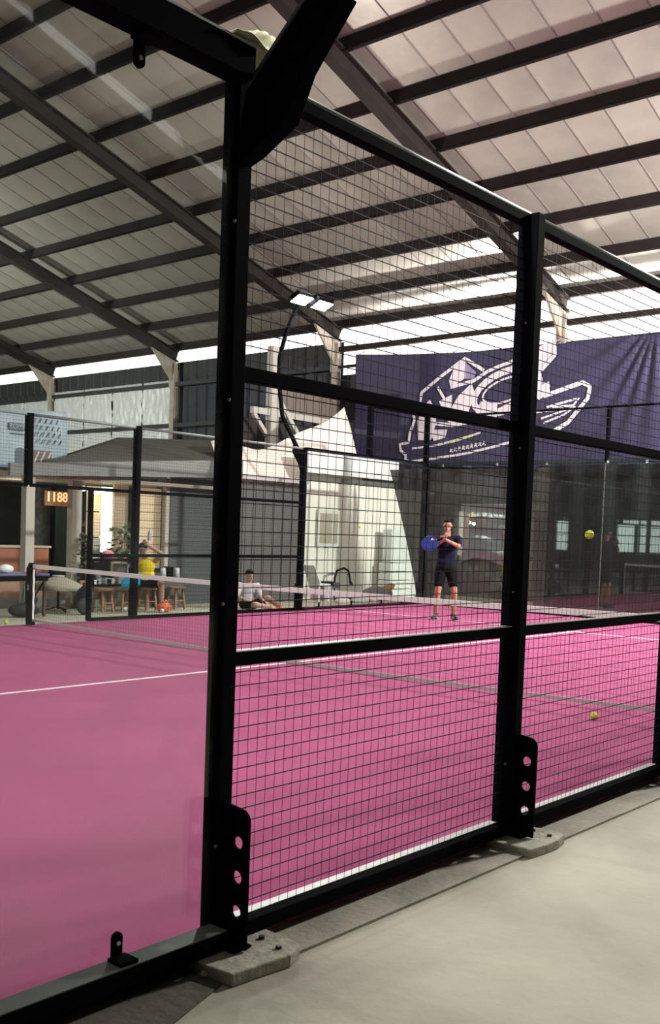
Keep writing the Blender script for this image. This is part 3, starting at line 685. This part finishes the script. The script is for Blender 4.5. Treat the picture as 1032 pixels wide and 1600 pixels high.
# bright annex with window
ax = empty('white_annex', (14.8, 12.45, 0)); tag(ax, 'brightly lit white ribbed building with a small window beyond the far glass', 'building')
for k in range(26):
    xx = k*.182
    z1 = 2.62 if xx < 1.35 else 2.62
    MB().box((xx, -.03*(k % 2), -.05), (xx+.178, .06, z1)).build('ribbed_panel', WHITEW, ax)
MB().box((0, -.05, 2.62), (3.5, .1, 2.72)).build('gutter', mat('dark_gutter', (.12, .11, .1), .6), ax)
MB().box((0, -.12, 2.78), (3.4, .1, 3.25)).build('parapet', WHITEP, ax)
w_ = MB().box((.45, -.08, 1.14), (1.22, -.03, 1.98)).build('window_frame', mat('pale_frame2', (.62, .62, .58), .5), ax)
MB().box((.52, -.09, 1.22), (.95, -.081, 1.9)).build('window_pane', mat('beige_blind', (.36, .31, .24), .6), w_); MB().box((1.0, -.09, 1.22), (1.15, -.081, 1.9)).build('window_pane', mat('beige_blind', (.36, .31, .24), .6), w_)
# tarp awning
tp = MB()
def tpf(u, v):
    x = 12.6+4.6*u; ridge = 3.25+.3*u+1.0*max(0, (u-.35)/.65)**1.6+.04*math.sin(14*u); eave = 2.55+.1*u
    return (x, 12.75+.5*v-.1*math.sin(8*u+2*v), eave+(ridge-eave)*v+.07*math.sin(10*u+7*v)*v)
tpo = tp.grid(tpf, 40, 14, .01, (0, 1, 0)).build('tarp', TARP, smooth=True); tag(tpo, 'cream tarpaulin rising to a peak over the bright building roof', 'tarp')
# ================================================================== THINGS BEYOND THE FENCE
# side table left
t = empty('folding_table', (6.85, 11.7, -.05)); tag(t, 'purple-topped folding table left of the net post', 'table')
MB().box((-.7, -.3, .66), (.52, .3, .70)).build('table_top', mat('purple_top', (.09, .07, .19), .4), t, bevel=.01)
MB().box((-.68, -.28, .58), (.5, .28, .65)).build('apron', BLACK, t)
for x, yv in ((-.6, -.25), (.45, -.25), (-.6, .25), (.45, .25)): MB().box((x-.02, yv-.02, 0), (x+.02, yv+.02, .58)).build('leg', mat('brown_leg', (.06, .03, .02), .6), t)
MB().bar((.1, -.26, .12), (.42, -.26, .56), .02).build('brace', BLACK, t)
o = MB().ell((6.70, 11.65, .715), (.13, .1, .075)).build('cloth_bundle', WHITEP, smooth=True); tag(o, 'white bundle lying on the purple folding table', 'cloth')
o = MB().ell((6.95, 11.5, .06), (.28, .16, .115)).tube([(6.8, 11.45, .12), (6.95, 11.42, .22), (7.1, 11.45, .12)], .012, 6).build('sports_bag', mat('black_bag', (.012, .012, .014), .8), smooth=True); tag(o, 'black sports bag on the floor under the purple table', 'bag')
# low round table
t = empty('low_table', (8.08, 12.15, -.05)); tag(t, 'low beige table with a flared cloth top on a thin pole', 'table')
MB().tube([(0, 0, .38), (0, 0, .52), (0, 0, .60)], [.55, .30, .10], 24).build('table_top', mat('beige_cloth', (.30, .27, .21), .8), t, smooth=True)
MB().cyl((0, 0, .04), .02, .4, 10).build('pole', BLACK, t)
for k in range(3):
    a = 2.1*k+.4; MB().bar((0, 0, .08), (.28*math.cos(a), .28*math.sin(a), .012), .02).build('leg', BLACK, t)
o = MB().cyl((8.08, 12.15, .551), .09, .02, 18, .11).build('plate', WHITEP, smooth=False); tag(o, 'white plate on the low beige table', 'plate')
# backpack
t = empty('backpack', (8.10, 11.42, -.05), rz=-.7); tag(t, 'black backpack standing on the floor beside the low beige table', 'backpack')
MB().ell((0, 0, .24), (.17, .12, .25)).build('bag_body', mat('navy_bag', (.012, .018, .026), .8), t, smooth=True)
MB().ell((.0, -.11, .16), (.12, .05, .13)).build('front_pocket', mat('grey_pocket', (.06, .07, .08), .8), t, smooth=True)
MB().tube([(-.04, 0, .47), (-.03, 0, .53), (.03, 0, .53), (.04, 0, .47)], .01, 6).build('handle', BLACK, t)
# wooden stools
def stool(name='wooden_stool'):
    t = empty(name); MB().cyl((0, 0, .375), .18, .04, 18).build('seat', WOOD, t, bevel=.006)
    for k in range(4):
        a = math.pi/4+k*math.pi/2; MB().bar((.12*math.cos(a), .12*math.sin(a), .375), (.17*math.cos(a), .17*math.sin(a), 0), .035).build('leg', WOOD, t)
    MB().bar((.105, .105, .16), (-.105, .105, .16), .02).build('stretcher', WOOD, t); MB().bar((.105, -.105, .16), (-.105, -.105, .16), .02).build('stretcher', WOOD, t)
    return t
st = stool(); st.location = (8.75, 11.75, -.05); tag(st, 'wooden stool beside the black backpack', 'stool', 'wooden stools outside the lounge')
for loc, lab in (((9.15, 11.7, -.05), 'wooden stool behind the turquoise towel'), ((9.75, 11.75, -.05), 'wooden stool the man in yellow sits on'), ((10.40, 11.7, -.05), 'wooden stool right of the man in yellow')):
    s_ = dup(st, None, loc=loc); s_['label'] = lab
st2 = [o for o in S.objects if o.name.startswith('wooden_stool')]
o = MB().grid(lambda u, v: (8.88+.42*u, 11.42+.10*math.sin(math.pi*u)*-1, .40+.0+.24*v*(1-.55*(2*u-1)**4)-.03*math.cos(3.14*u)), 14, 8, .02, (0, 1, 0)).build('towel', TURQ, smooth=True)
tag(o, 'turquoise towel draped over the stool behind the fence', 'towel')
# orange bag at feet of the seated man
o = MB().ell((9.68, 11.2, .04), (.17, .1, .09)).tube([(9.58, 11.18, .09), (9.68, 11.16, .17), (9.78, 11.18, .09)], .012, 6).build('shoe_bag', mat('red_bag', (.42, .07, .03), .7, noise=(8, (.7, .2, .08), .4, .6)), smooth=True); tag(o, 'small red-orange bag on the floor between the seated man\'s feet', 'bag')
# fan-like black bottle cage right of the seated man
t = empty('bottle_crate', (10.55, 12.12, .0)); tag(t, 'low stand with two clear bottles right of the man in yellow', 'stand')
MB().box((-.25, -.15, -.05), (.3, .15, .5)).build('box', SHUT, t, bevel=.01)
for x in (-.15, .2): MB().cyl((x, -.05, .5), .06, .2, 12, .045).build('bottle', mat('clear_bottle', (.45, .47, .55), .2), t, smooth=True)
MB().box((-.06, -.06, .5), (.11, .06, .72)).build('pouch', BLACK, t, bevel=.02)
# reception clutter: flowers, screens
t = empty('potted_plant', (9.92, 12.72, -.05)); tag(t, 'leafy green potted plant by the white light column', 'plant')
MB().cyl((0, 0, 0), .13, .8, 16, .16).build('pot', mat('pot_grey', (.3, .27, .24), .7), t)
lf = MB(); rg = random.Random(11)
for k in range(60):
    a = rg.uniform(0, 6.28); r = rg.uniform(.05, .28); h = rg.uniform(.85, 1.5); lf.ell((r*math.cos(a), r*math.sin(a), h), (.06, .05, .012), 6, 4, Matrix.Rotation(rg.uniform(-1, 1), 3, 'X') @ Matrix.Rotation(a, 3, 'Z'))
lf.build('foliage', mat('leaf', (.06, .10, .045), .6), t, stuff=True); MB().cyl((0, 0, .8), .015, .5, 6).build('stem', WOOD, t)
t = empty('potted_plant', (8.86, 12.42, -.05)); tag(t, 'dark tall plant in front of the beige lounge post', 'plant')
MB().cyl((0, 0, 0), .1, .4, 14, .13).build('pot', mat('pot_grey', (.3, .27, .24), .7), t); lf = MB()
for k in range(46):
    a = rg.uniform(0, 6.28); r = rg.uniform(.02, .16); h = rg.uniform(.5, 1.35); lf.ell((r*math.cos(a), r*math.sin(a), h), (.05, .04, .012), 6, 4, Matrix.Rotation(rg.uniform(-1, 1), 3, 'X') @ Matrix.Rotation(a, 3, 'Z'))
lf.build('foliage', mat('leaf_dark', (.03, .05, .03), .6), t, stuff=True); MB().cyl((0, 0, .4), .012, .6, 6).build('stem', WOOD, t)
t = empty('display_shelf', (9.35, 12.42, -.05)); tag(t, 'black shelf with white boxes in front of the white light column', 'shelf')
MB().box((-.42, -.12, .86), (.62, .12, .90)).build('shelf_board', BLACK, t)
for x in (-.4, .6): MB().box((x-.02, -.1, 0), (x+.02, .1, .86)).build('leg', BLACK, t)
MB().box((-.42, -.12, .40), (.62, .12, .44)).build('shelf_board', BLACK, t)
for i, (x, w, z, h, c) in enumerate(((-.3, .1, .66, .13, (.7, .7, .7)), (-.02, .14, .60, .16, (.55, .65, .75)), (.02, .2, .44, .1, (.75, .74, .7)), (.3, .2, .44, .2, (.2, .19, .18)), (-.25, .12, .44, .16, (.25, .25, .25)))):
    o = MB().box((9.35+x-w/2, 12.34, z-.05 if z == .44 else .39+.0*i), (9.35+x+w/2, 12.50, (z if z == .44 else .39)+h-.05)).build('storage_box', mat('box_%d' % i, c, .5), bevel=.01)
    tag(o, ('white', 'pale blue', 'long white', 'brown', 'grey')[i]+' box on the lower board of the black shelf', 'box')
o = MB().ell((9.34, 12.4, .93), (.12, .1, .085)).build('cushion', mat('pink_cushion', (.75, .25, .35), .8), smooth=True); tag(o, 'pink and white bundle on the upper board of the black shelf', 'cushion')
# clutter in front of the annex
t = empty('folding_chair', (14.6, 11.95, -.05)); tag(t, 'white reclined chair in front of the bright white building', 'chair')
MB().bar((-.12, 0, .80), (.12, 0, .38), .34, .03).build('backrest', WHITEP, t); MB().box((.08, -.17, .34), (.46, .17, .39)).build('seat', WHITEP, t, bevel=.01)
for x, yv in ((.1, -.14), (.42, -.14), (.1, .14), (.42, .14)): MB().cyl((x, yv, 0), .015, .35, 8).build('leg', WHITEP, t)
t = empty('crate', (15.12, 12.15, -.05)); tag(t, 'low grey crate with black lids right of the white chair', 'crate')
MB().box((.02, -.12, 0), (.36, .12, .34)).build('box', mat('crate_grey', (.35, .34, .34), .6), t, bevel=.01); MB().box((-.02, -.13, .34), (.40, .13, .42)).build('lid', BLACK, t, bevel=.01)
t = empty('exercise_bike', (15.85, 12.1, -.05)); tag(t, 'black curved gym frame against the white ribbed wall', 'machine')
MB().tube([(-.28, 0, 0), (-.27, 0, .5), (-.2, 0, .66), (.05, 0, .72), (.22, 0, .66), (.28, 0, .5), (.30, 0, .38)], .025, 8).build('frame', BLACK, t, smooth=True)
MB().box((-.42, -.1, .26), (-.18, .1, .40)).build('console', SHUT, t, bevel=.01); MB().tube([(.30, 0, .40), (.36, 0, .33)], .035, 8).build('grip', BLACK, t)
MB().box((-.35, -.15, 0), (.3, .15, .03)).build('foot', BLACK, t)
t = empty('duffel_bag', (16.75, 11.75, -.05), rz=-.35); tag(t, 'grey duffel bag with an orange flap lying near the gathered curtain', 'bag')
MB().ell((0, 0, .15), (.42, .17, .16)).build('bag_body', mat('duffel_grey', (.18, .17, .18), .8), t, smooth=True); MB().ell((.26, -.03, .27), (.2, .12, .09), R=Matrix.Rotation(-.45, 3, 'Y')).build('flap', mat('flap_orange', (.45, .22, .1), .8), t, smooth=True)
t = empty('white_cooler', (17.9, 12.05, -.05)); tag(t, 'white drawer box with green trim beside the gathered curtain', 'cabinet')
for k in range(4):
    MB().box((-.5, -.18, .02+k*.21), (.5, .18, .21+k*.21)).build('drawer', mat('cooler_white', (.74, .78, .72), .4), t, bevel=.01)
MB().box((-.44, -.14, .86), (.3, .14, 1.65)).build('green_bin', mat('pale_green', (.66, .71, .65), .5), t, bevel=.02)
for i, (x, yv, c, sx, lab) in enumerate(((14.95, 11.35, (.55, .5, .5), .22, 'pale crumpled towel on the floor by the far fence post'), (15.5, 11.3, (.3, .33, .33), .3, 'grey-green towel on the floor left of the duffel bag'), (16.05, 11.3, (.5, .3, .22), .2, 'tan towel on the floor left of the duffel bag'))):
    o = MB().ell((x, yv, .0), (sx, .13, .075), 12, 8).build('towel', mat('towel_%d' % i, c, .9, bump=(12, .8)), smooth=True); tag(o, lab, 'towel')
# balls
def ball(loc, lab):
    t = empty('padel_ball', loc); tag(t, lab, 'ball', 'yellow padel balls')
    if BP: 
        for ch in BP[0].children: dup(ch, t)
    else:
        MB().ell((0, 0, 0), .033, 18, 12).build('felt', BALLM, t, smooth=True)
        MB().tube([(.0333*math.cos(a)*math.cos(.5*math.sin(2*a)), .0333*math.sin(a)*math.cos(.5*math.sin(2*a)), .0333*math.sin(.5*math.sin(2*a))) for a in [2*math.pi*k/32 for k in range(33)]], .0012, 5).build('seam', WHITEP, t); BP.append(t)
BP = []
ball((5.44, 1.13, .033), 'yellow ball on the pink court near the foreground fence')
ball((6.05, 10.62, -.017), 'yellow ball on the concrete left of the net post')
ball((4.60, .85, 1.51), 'yellow ball in the air before the dark end glass')
ball((13.25, 9.65, 1.6), 'yellow ball in the air in front of the white ribbed building')
# added silver sheet, imitates a reflection of foil in the end glass
o = MB().grid(lambda u, v: (16.2+.02*math.sin(14*v+3*u)+.012*math.sin(31*v), 9.25-1.2*u, 1.02+.15*u*0+1.15*v+.12*(1-u)*(1-v)*-1+.1*math.sin(5*u)*(1-v)), 16, 30, .004, (1, 0, 0)).build('foil_reflection', mat('foil_reflection', (.42, .43, .46), .3, .6, bump=(6, .8)), smooth=True)
tag(o, 'crinkled silver sheet imitating a reflection in the end glass right of the player', 'sheet')
# ================================================================== PEOPLE
def fuse(b, name, m, parent, voxel=.009, smooth=5):
    me = b.mesh('tmp'); o = bpy.data.objects.new('tmp', me); COL.objects.link(o)
    r = o.modifiers.new('r', 'REMESH'); r.mode = 'VOXEL'; r.voxel_size = voxel
    s_ = o.modifiers.new('s', 'SMOOTH'); s_.factor = .5; s_.iterations = smooth
    dg = bpy.context.evaluated_depsgraph_get(); me2 = bpy.data.meshes.new_from_object(o.evaluated_get(dg))
    me2.materials.clear(); me2.materials.append(m)
    for p in me2.polygons: p.use_smooth = True
    bpy.data.objects.remove(o); bpy.data.meshes.remove(me)
    q = bpy.data.objects.new(name, me2); COL.objects.link(q); q.parent = parent; return q
def hand(b, wrist, direc, palm_n, curl=.5, side=1, s=1.0):
    d = Vector(direc).normalized(); n = Vector(palm_n); n = (n-d*n.dot(d)).normalized(); a = d.cross(n)*side
    w = Vector(wrist); R = Matrix((a, n, d)).transposed()
    b.ell(w+d*.045*s, (.040*s, .016*s, .052*s), 12, 8, R)
    for k, L in enumerate((.066, .075, .070, .056)):
        p = w+d*.085*s+a*(-.028+.019*k)*s; c = p; ang = 0
        for j, f in enumerate((.45, .3, .25)):
            ang += curl*(.6+.3*j); q = c+(d*math.cos(ang)+n*math.sin(ang))*L*f*s; b.cap(c, q, .0088*s, .0078*s, 8); c = q
    p = w+d*.025*s-a*.032*s; q = p+(d*.6-a*.7+n*.3).normalized()*.035*s; b.cap(p, q, .0115*s, .010*s, 8); b.cap(q, q+(d*.9+n*.4-a*.1).normalized()*.03*s, .010*s, .009*s, 8)
def head(b, c, R, s=1.0):
    """c = centre of the skull; face towards local -Y"""
    c = Vector(c); M = R
    def at(x, y, z): return c+M @ Vector((x*s, y*s, z*s))
    b.ell(at(0, .01, .02), (.077*s, .096*s, .098*s), 18, 12, M); b.ell(at(0, -.03, -.055), (.056*s, .06*s, .062*s), 14, 10, M)
    b.cap(at(0, -.075, .005), at(0, -.108, -.028), .010*s, .015*s, 8); b.ell(at(0, -.082, -.062), (.024*s, .012*s, .010*s), 10, 6, M)
    b.ell(at(0, -.075, -.098), (.022*s, .018*s, .016*s), 10, 6, M); b.ell(at(0, -.083, .025), (.055*s, .014*s, .010*s), 10, 6, M)
    for sx in (-1, 1): b.ell(at(sx*.078, .012, -.01), (.010*s, .02*s, .032*s), 10, 8, M)
def face_bits(t, c, R, s=1.0):
    c = Vector(c)
    def at(x, y, z): return c+R @ Vector((x*s, y*s, z*s))
    for sx in (-1, 1): MB().ell(at(sx*.03, -.083, .004), (.012*s, .006*s, .007*s), 10, 6, R).build('eye', HAIR, t, smooth=True)
    MB().ell(at(0, -.093, -.062), (.022*s, .004*s, .004*s), 10, 6, R).build('mouth', mat('lip', (.3, .1, .09), .5), t, smooth=True)
def hair(t, c, R, s=1.0, puff=0, x0=0):
    c = Vector(c); b = MB()
    def at(x, y, z): return c+R @ Vector((x*s, y*s, z*s))
    b.ell(at(0, .028, .042), (.085*s, .098*s, .088*s), 18, 12, R)
    b.ell(at(0, -.055, .088), (.06*s, .035*s, .025*s), 12, 8, R)
    if puff: b.ell(at(x0, .02, .105), (.06*s, .06*s, .04*s), 12, 8, R)
    fuse(b, 'hair', HAIR, t, .01, 2)
def shoe(t, p, ang, m, s=1.0):
    R = Matrix.Rotation(ang, 3, 'Z'); b = MB(); p = Vector(p)
    b.ell(p+R @ Vector((0, -.09, .045)), (.045*s, .09*s, .045*s), 14, 8, R); b.ell(p+R @ Vector((0, .0, .055)), (.042*s, .075*s, .055*s), 14, 8, R)
    b.cap(p+R @ Vector((0, .02, .06)), p+R @ Vector((0, .025, .10)), .042*s, .045*s)
    for i, v in enumerate(b.v):
        if v[2] < p.z: b.v[i] = (v[0], v[1], p.z)
    o = b.build('shoe', m, t, smooth=True); MB().box((-.042*s, -.17*s, 0), (.042*s, .07*s, .018)).build('sole', mat('grey_sole', (.25, .24, .24), .7), o, bevel=.006)
    o.children[0].location = p; o.children[0].rotation_euler = (0, 0, ang)
V = Vector
# ---- standing player (local: +x = picture right, -y = towards the camera)
t = empty('person', (12.8, 7.36, 0), rz=math.radians(-47)); tag(t, 'person in navy shirt and black shorts standing on the far court holding a blue racket', 'person')
Rh = Matrix.Rotation(math.radians(-18), 3, 'Z') @ Matrix.Rotation(math.radians(6), 3, 'X')
hc = (-.01, -.03, 1.655)
b = MB()
head(b, hc, Rh, .98); b.cap((0, .0, 1.44), (-.005, -.01, 1.56), .058, .052)
b.ell((0, .01, 1.33), (.165, .105, .16)); b.ell((0, .01, 1.12), (.14, .098, .18)); b.ell((0, .015, .96), (.155, .105, .12))
LS, RS = V((.185, .01, 1.42)), V((-.175, -.01, 1.42))      # shoulders: picture right / picture left
LE, LW = V((.16, -.20, 1.30)), V((-.06, -.27, 1.40))       # forearm crosses the chest
RE, RW = V((-.25, -.13, 1.29)), V((-.10, -.30, 1.42))
for s0, e0, w0 in ((LS, LE, LW), (RS, RE, RW)):
    b.cap(s0, e0, .052, .042); b.cap(e0, w0, .042, .029)
hand(b, LW, (-.8, -.1, .35), (0, 1, .2), .8, 1); hand(b, RW, (.2, .15, .8), (.6, .6, 0), .7, -1)
for sx, fx_ in ((-1, -.155), (1, .165)):
    hp = V((sx*.09, .01, .93)); kn = V((fx_*.9, -.05, .50)); an = V((fx_, .02, .09))
    b.cap(hp, kn, .088, .056); b.cap(kn, kn+(an-kn)*.35+V((0, .015, 0)), .054, .056); b.cap(kn+(an-kn)*.35+V((0, .012, 0)), an, .055, .036); b.ell(an+V((0, -.07, -.045)), (.04, .1, .035))
fuse(b, 'body', SKIN, t, .008); face_bits(t, hc, Rh, .98); hair(t, hc, Rh, .98, 1, .045)
b = MB(); b.ell((0, .01, 1.33), (.185, .125, .165)); b.ell((0, .01, 1.15), (.160, .118, .2)); b.ell((0, .015, 1.0), (.178, .135, .15)); b.cap((-.14, 0, 1.42), (.14, 0, 1.42), .066, .066)
b.cap(LS, LS+(LE-LS)*.7, .073, .066); b.cap(RS, RS+(RE-RS)*.75, .073, .068); fuse(b, 'shirt', SHIRTN, t, .01)
b = MB(); b.ell((0, .015, .93), (.19, .145, .12))
for sx, fx_ in ((-1, -.155), (1, .165)): b.cap((sx*.09, .01, .88), (fx_*.8, -.02, .64), .107, .092)
fuse(b, 'shorts', SHORTB, t, .01)
for fx_, an_ in ((-.155, -.5), (.165, .2)): shoe(t, (fx_, .0, 0), an_, SHOED)
# racket (held thing)
k = empty('padel_racket', (12.8, 7.36, 0), rz=math.radians(-47)); tag(k, 'blue padel racket held at the standing player\'s shoulder', 'racket')
b = MB(); c = V((-.35, -.24, 1.33)); ax_ = V((.75, -.22, .35)).normalized(); n_ = V((.2, .95, -.1)); n_ = (n_-ax_*n_.dot(ax_)).normalized(); s2 = ax_.cross(n_)
poly = [c+ax_*.13*math.cos(a)+s2*.12*math.sin(a) for a in [2*math.pi*i/24 for i in range(24)]]
b.prism([tuple(p) for p in poly], n_*.035).build('face', BLUER, k)
MB().tube([c+n_*.017+ax_*.135*math.cos(a)+s2*.125*math.sin(a) for a in [2*math.pi*i/24 for i in range(25)]], .014, 8).build('rim', mat('racket_rim', (.01, .03, .2), .4), k, smooth=True)
MB().prism([tuple(c+ax_*.04+s2*.05+n_*-.002), tuple(c+ax_*.10+s2*.03+n_*-.002), tuple(c+ax_*.09+s2*.09+n_*-.002)], n_*-.001).build('pale_mark', LOGO, k)
MB().tube([c+ax_*.13+n_*.017, c+ax_*.30+n_*.017], .015, 8).build('handle', BLACK, k, smooth=True)
# ---- seated man in yellow
t = empty('person', (9.66, 11.72, -.05), rz=math.radians(-47)); tag(t, 'person in a yellow sleeveless shirt sitting on a stool, arms raised, drinking', 'person')
Rh = Matrix.Rotation(math.radians(-25), 3, 'Z') @ Matrix.Rotation(math.radians(20), 3, 'X'); hc = (-.05, -.08, 1.10); b = MB()
head(b, hc, Rh, .95); b.cap((0, 0, .90), (-.03, -.04, 1.02), .055, .05); b.ell((0, 0, .80), (.165, .105, .15)); b.ell((0, .02, .62), (.15, .11, .16)); b.ell((0, .02, .52), (.17, .13, .10))
LS, RS = V((.18, 0, .90)), V((-.18, 0, .90)); LE, LW = V((.30, -.16, 1.04)), V((.06, -.24, 1.18)); RE, RW = V((-.24, -.2, .80)), V((-.02, -.26, 1.0))
for s0, e0, w0 in ((LS, LE, LW), (RS, RE, RW)): b.cap(s0, e0, .05, .04); b.cap(e0, w0, .04, .028)
hand(b, LW, (-.5, 0, .5), (0, 1, 0), .8, 1); hand(b, RW, (.2, 0, .8), (.5, .5, 0), .8, -1)
for sx, kx in ((-1, -.27), (1, .33)):
    hp = V((sx*.09, 0, .50)); kn = V((kx, -.34, .50)); an = V((kx*1.02, -.30, .09)); b.cap(hp, kn, .085, .056); b.cap(kn, kn+(an-kn)*.4+V((0, .02, 0)), .054, .052); b.cap(kn+(an-kn)*.4+V((0, .015, 0)), an, .052, .036); b.ell(an+V((0, -.07, -.045)), (.038, .09, .033))
    shoe(t, (kx*1.02, -.32, 0), kx*.6, SHOEW)
fuse(b, 'body', SKIN2, t, .008); face_bits(t, hc, Rh, .95); hair(t, hc, Rh, .95)
b = MB(); b.ell((0, 0, .80), (.18, .122, .15)); b.ell((0, .02, .63), (.172, .128, .17)); b.ell((0, .02, .53), (.185, .14, .08)); b.cap((-.11, 0, .89), (.11, 0, .89), .055, .055); fuse(b, 'shirt', SHIRTY, t, .01)
b = MB(); b.ell((0, .0, .50), (.19, .15, .085))
for sx, kx in ((-1, -.27), (1, .33)): b.cap((sx*.09, 0, .50), (sx*.09+(kx-sx*.09)*.72, -.25, .50), .098, .082)
fuse(b, 'shorts', SHORTB, t, .01)
o = MB().tube([(0, 0, 0), (0, 0, .02), (0, 0, .14), (0, 0, .17), (0, 0, .21)], [.028, .032, .032, .014, .014], 12).build('bottle', mat('clear_bottle', (.45, .47, .55), .2), smooth=True)
o.location = (9.52, 11.48, 1.23); o.rotation_euler = (.3, -.2, 0); tag(o, 'clear drinking bottle held up by the man in yellow', 'bottle')
# ---- man sitting on the floor
t = empty('person', (11.46, 10.85, -.05), rz=math.radians(-47)); tag(t, 'person in a grey shirt sitting on the floor against the fence post', 'person')
Rh = Matrix.Rotation(math.radians(30), 3, 'Z') @ Matrix.Rotation(math.radians(12), 3, 'X'); hc = (.02, -.03, .66); b = MB()
head(b, hc, Rh, .9); b.cap((0, 0, .47), (.01, -.01, .58), .052, .048); b.ell((0, .02, .38), (.16, .10, .13)); b.ell((0, .03, .22), (.145, .11, .14)); b.ell((0, .04, .11), (.16, .13, .10))
LS, RS = V((.17, 0, .47)), V((-.17, 0, .47)); LE, LW = V((.24, -.10, .25)), V((.28, -.28, .22)); RE, RW = V((-.2, -.12, .26)), V((.0, -.3, .2))
for s0, e0, w0 in ((LS, LE, LW), (RS, RE, RW)): b.cap(s0, e0, .048, .038); b.cap(e0, w0, .038, .027)
hand(b, LW, (.5, -.5, -.2), (0, 0, -1), .5, 1); hand(b, RW, (.6, -.4, 0), (0, 0, -1), .5, -1)
for hp, kn, an in ((V((.1, 0, .10)), V((.38, -.12, .26)), V((.60, -.06, .09))), (V((-.08, 0, .10)), V((.16, -.40, .14)), V((.46, -.32, .09)))):
    b.cap(hp, kn, .082, .055); b.cap(kn, an, .053, .036); b.ell(an+V((.07, -.02, -.04)), (.09, .04, .035))
    shoe(t, (an.x, an.y, 0), 1.35, SHOEO)
fuse(b, 'body', SKIN2, t, .008); face_bits(t, hc, Rh, .9); hair(t, hc, Rh, .9)
b = MB(); b.ell((0, .02, .38), (.175, .115, .13)); b.ell((0, .03, .22), (.165, .13, .15)); b.cap((-.13, 0, .46), (.13, 0, .46), .06, .06)
b.cap(LS, LS+(LE-LS)*.7, .062, .056); b.cap(RS, RS+(RE-RS)*.7, .062, .056); fuse(b, 'shirt', SHIRTG, t, .01)
b = MB(); b.ell((0, .04, .11), (.175, .145, .10)); b.cap((.1, 0, .11), (.30, -.09, .21), .09, .075); b.cap((-.08, 0, .11), (.08, -.28, .14), .09, .075); fuse(b, 'shorts', SHORTB, t, .01)
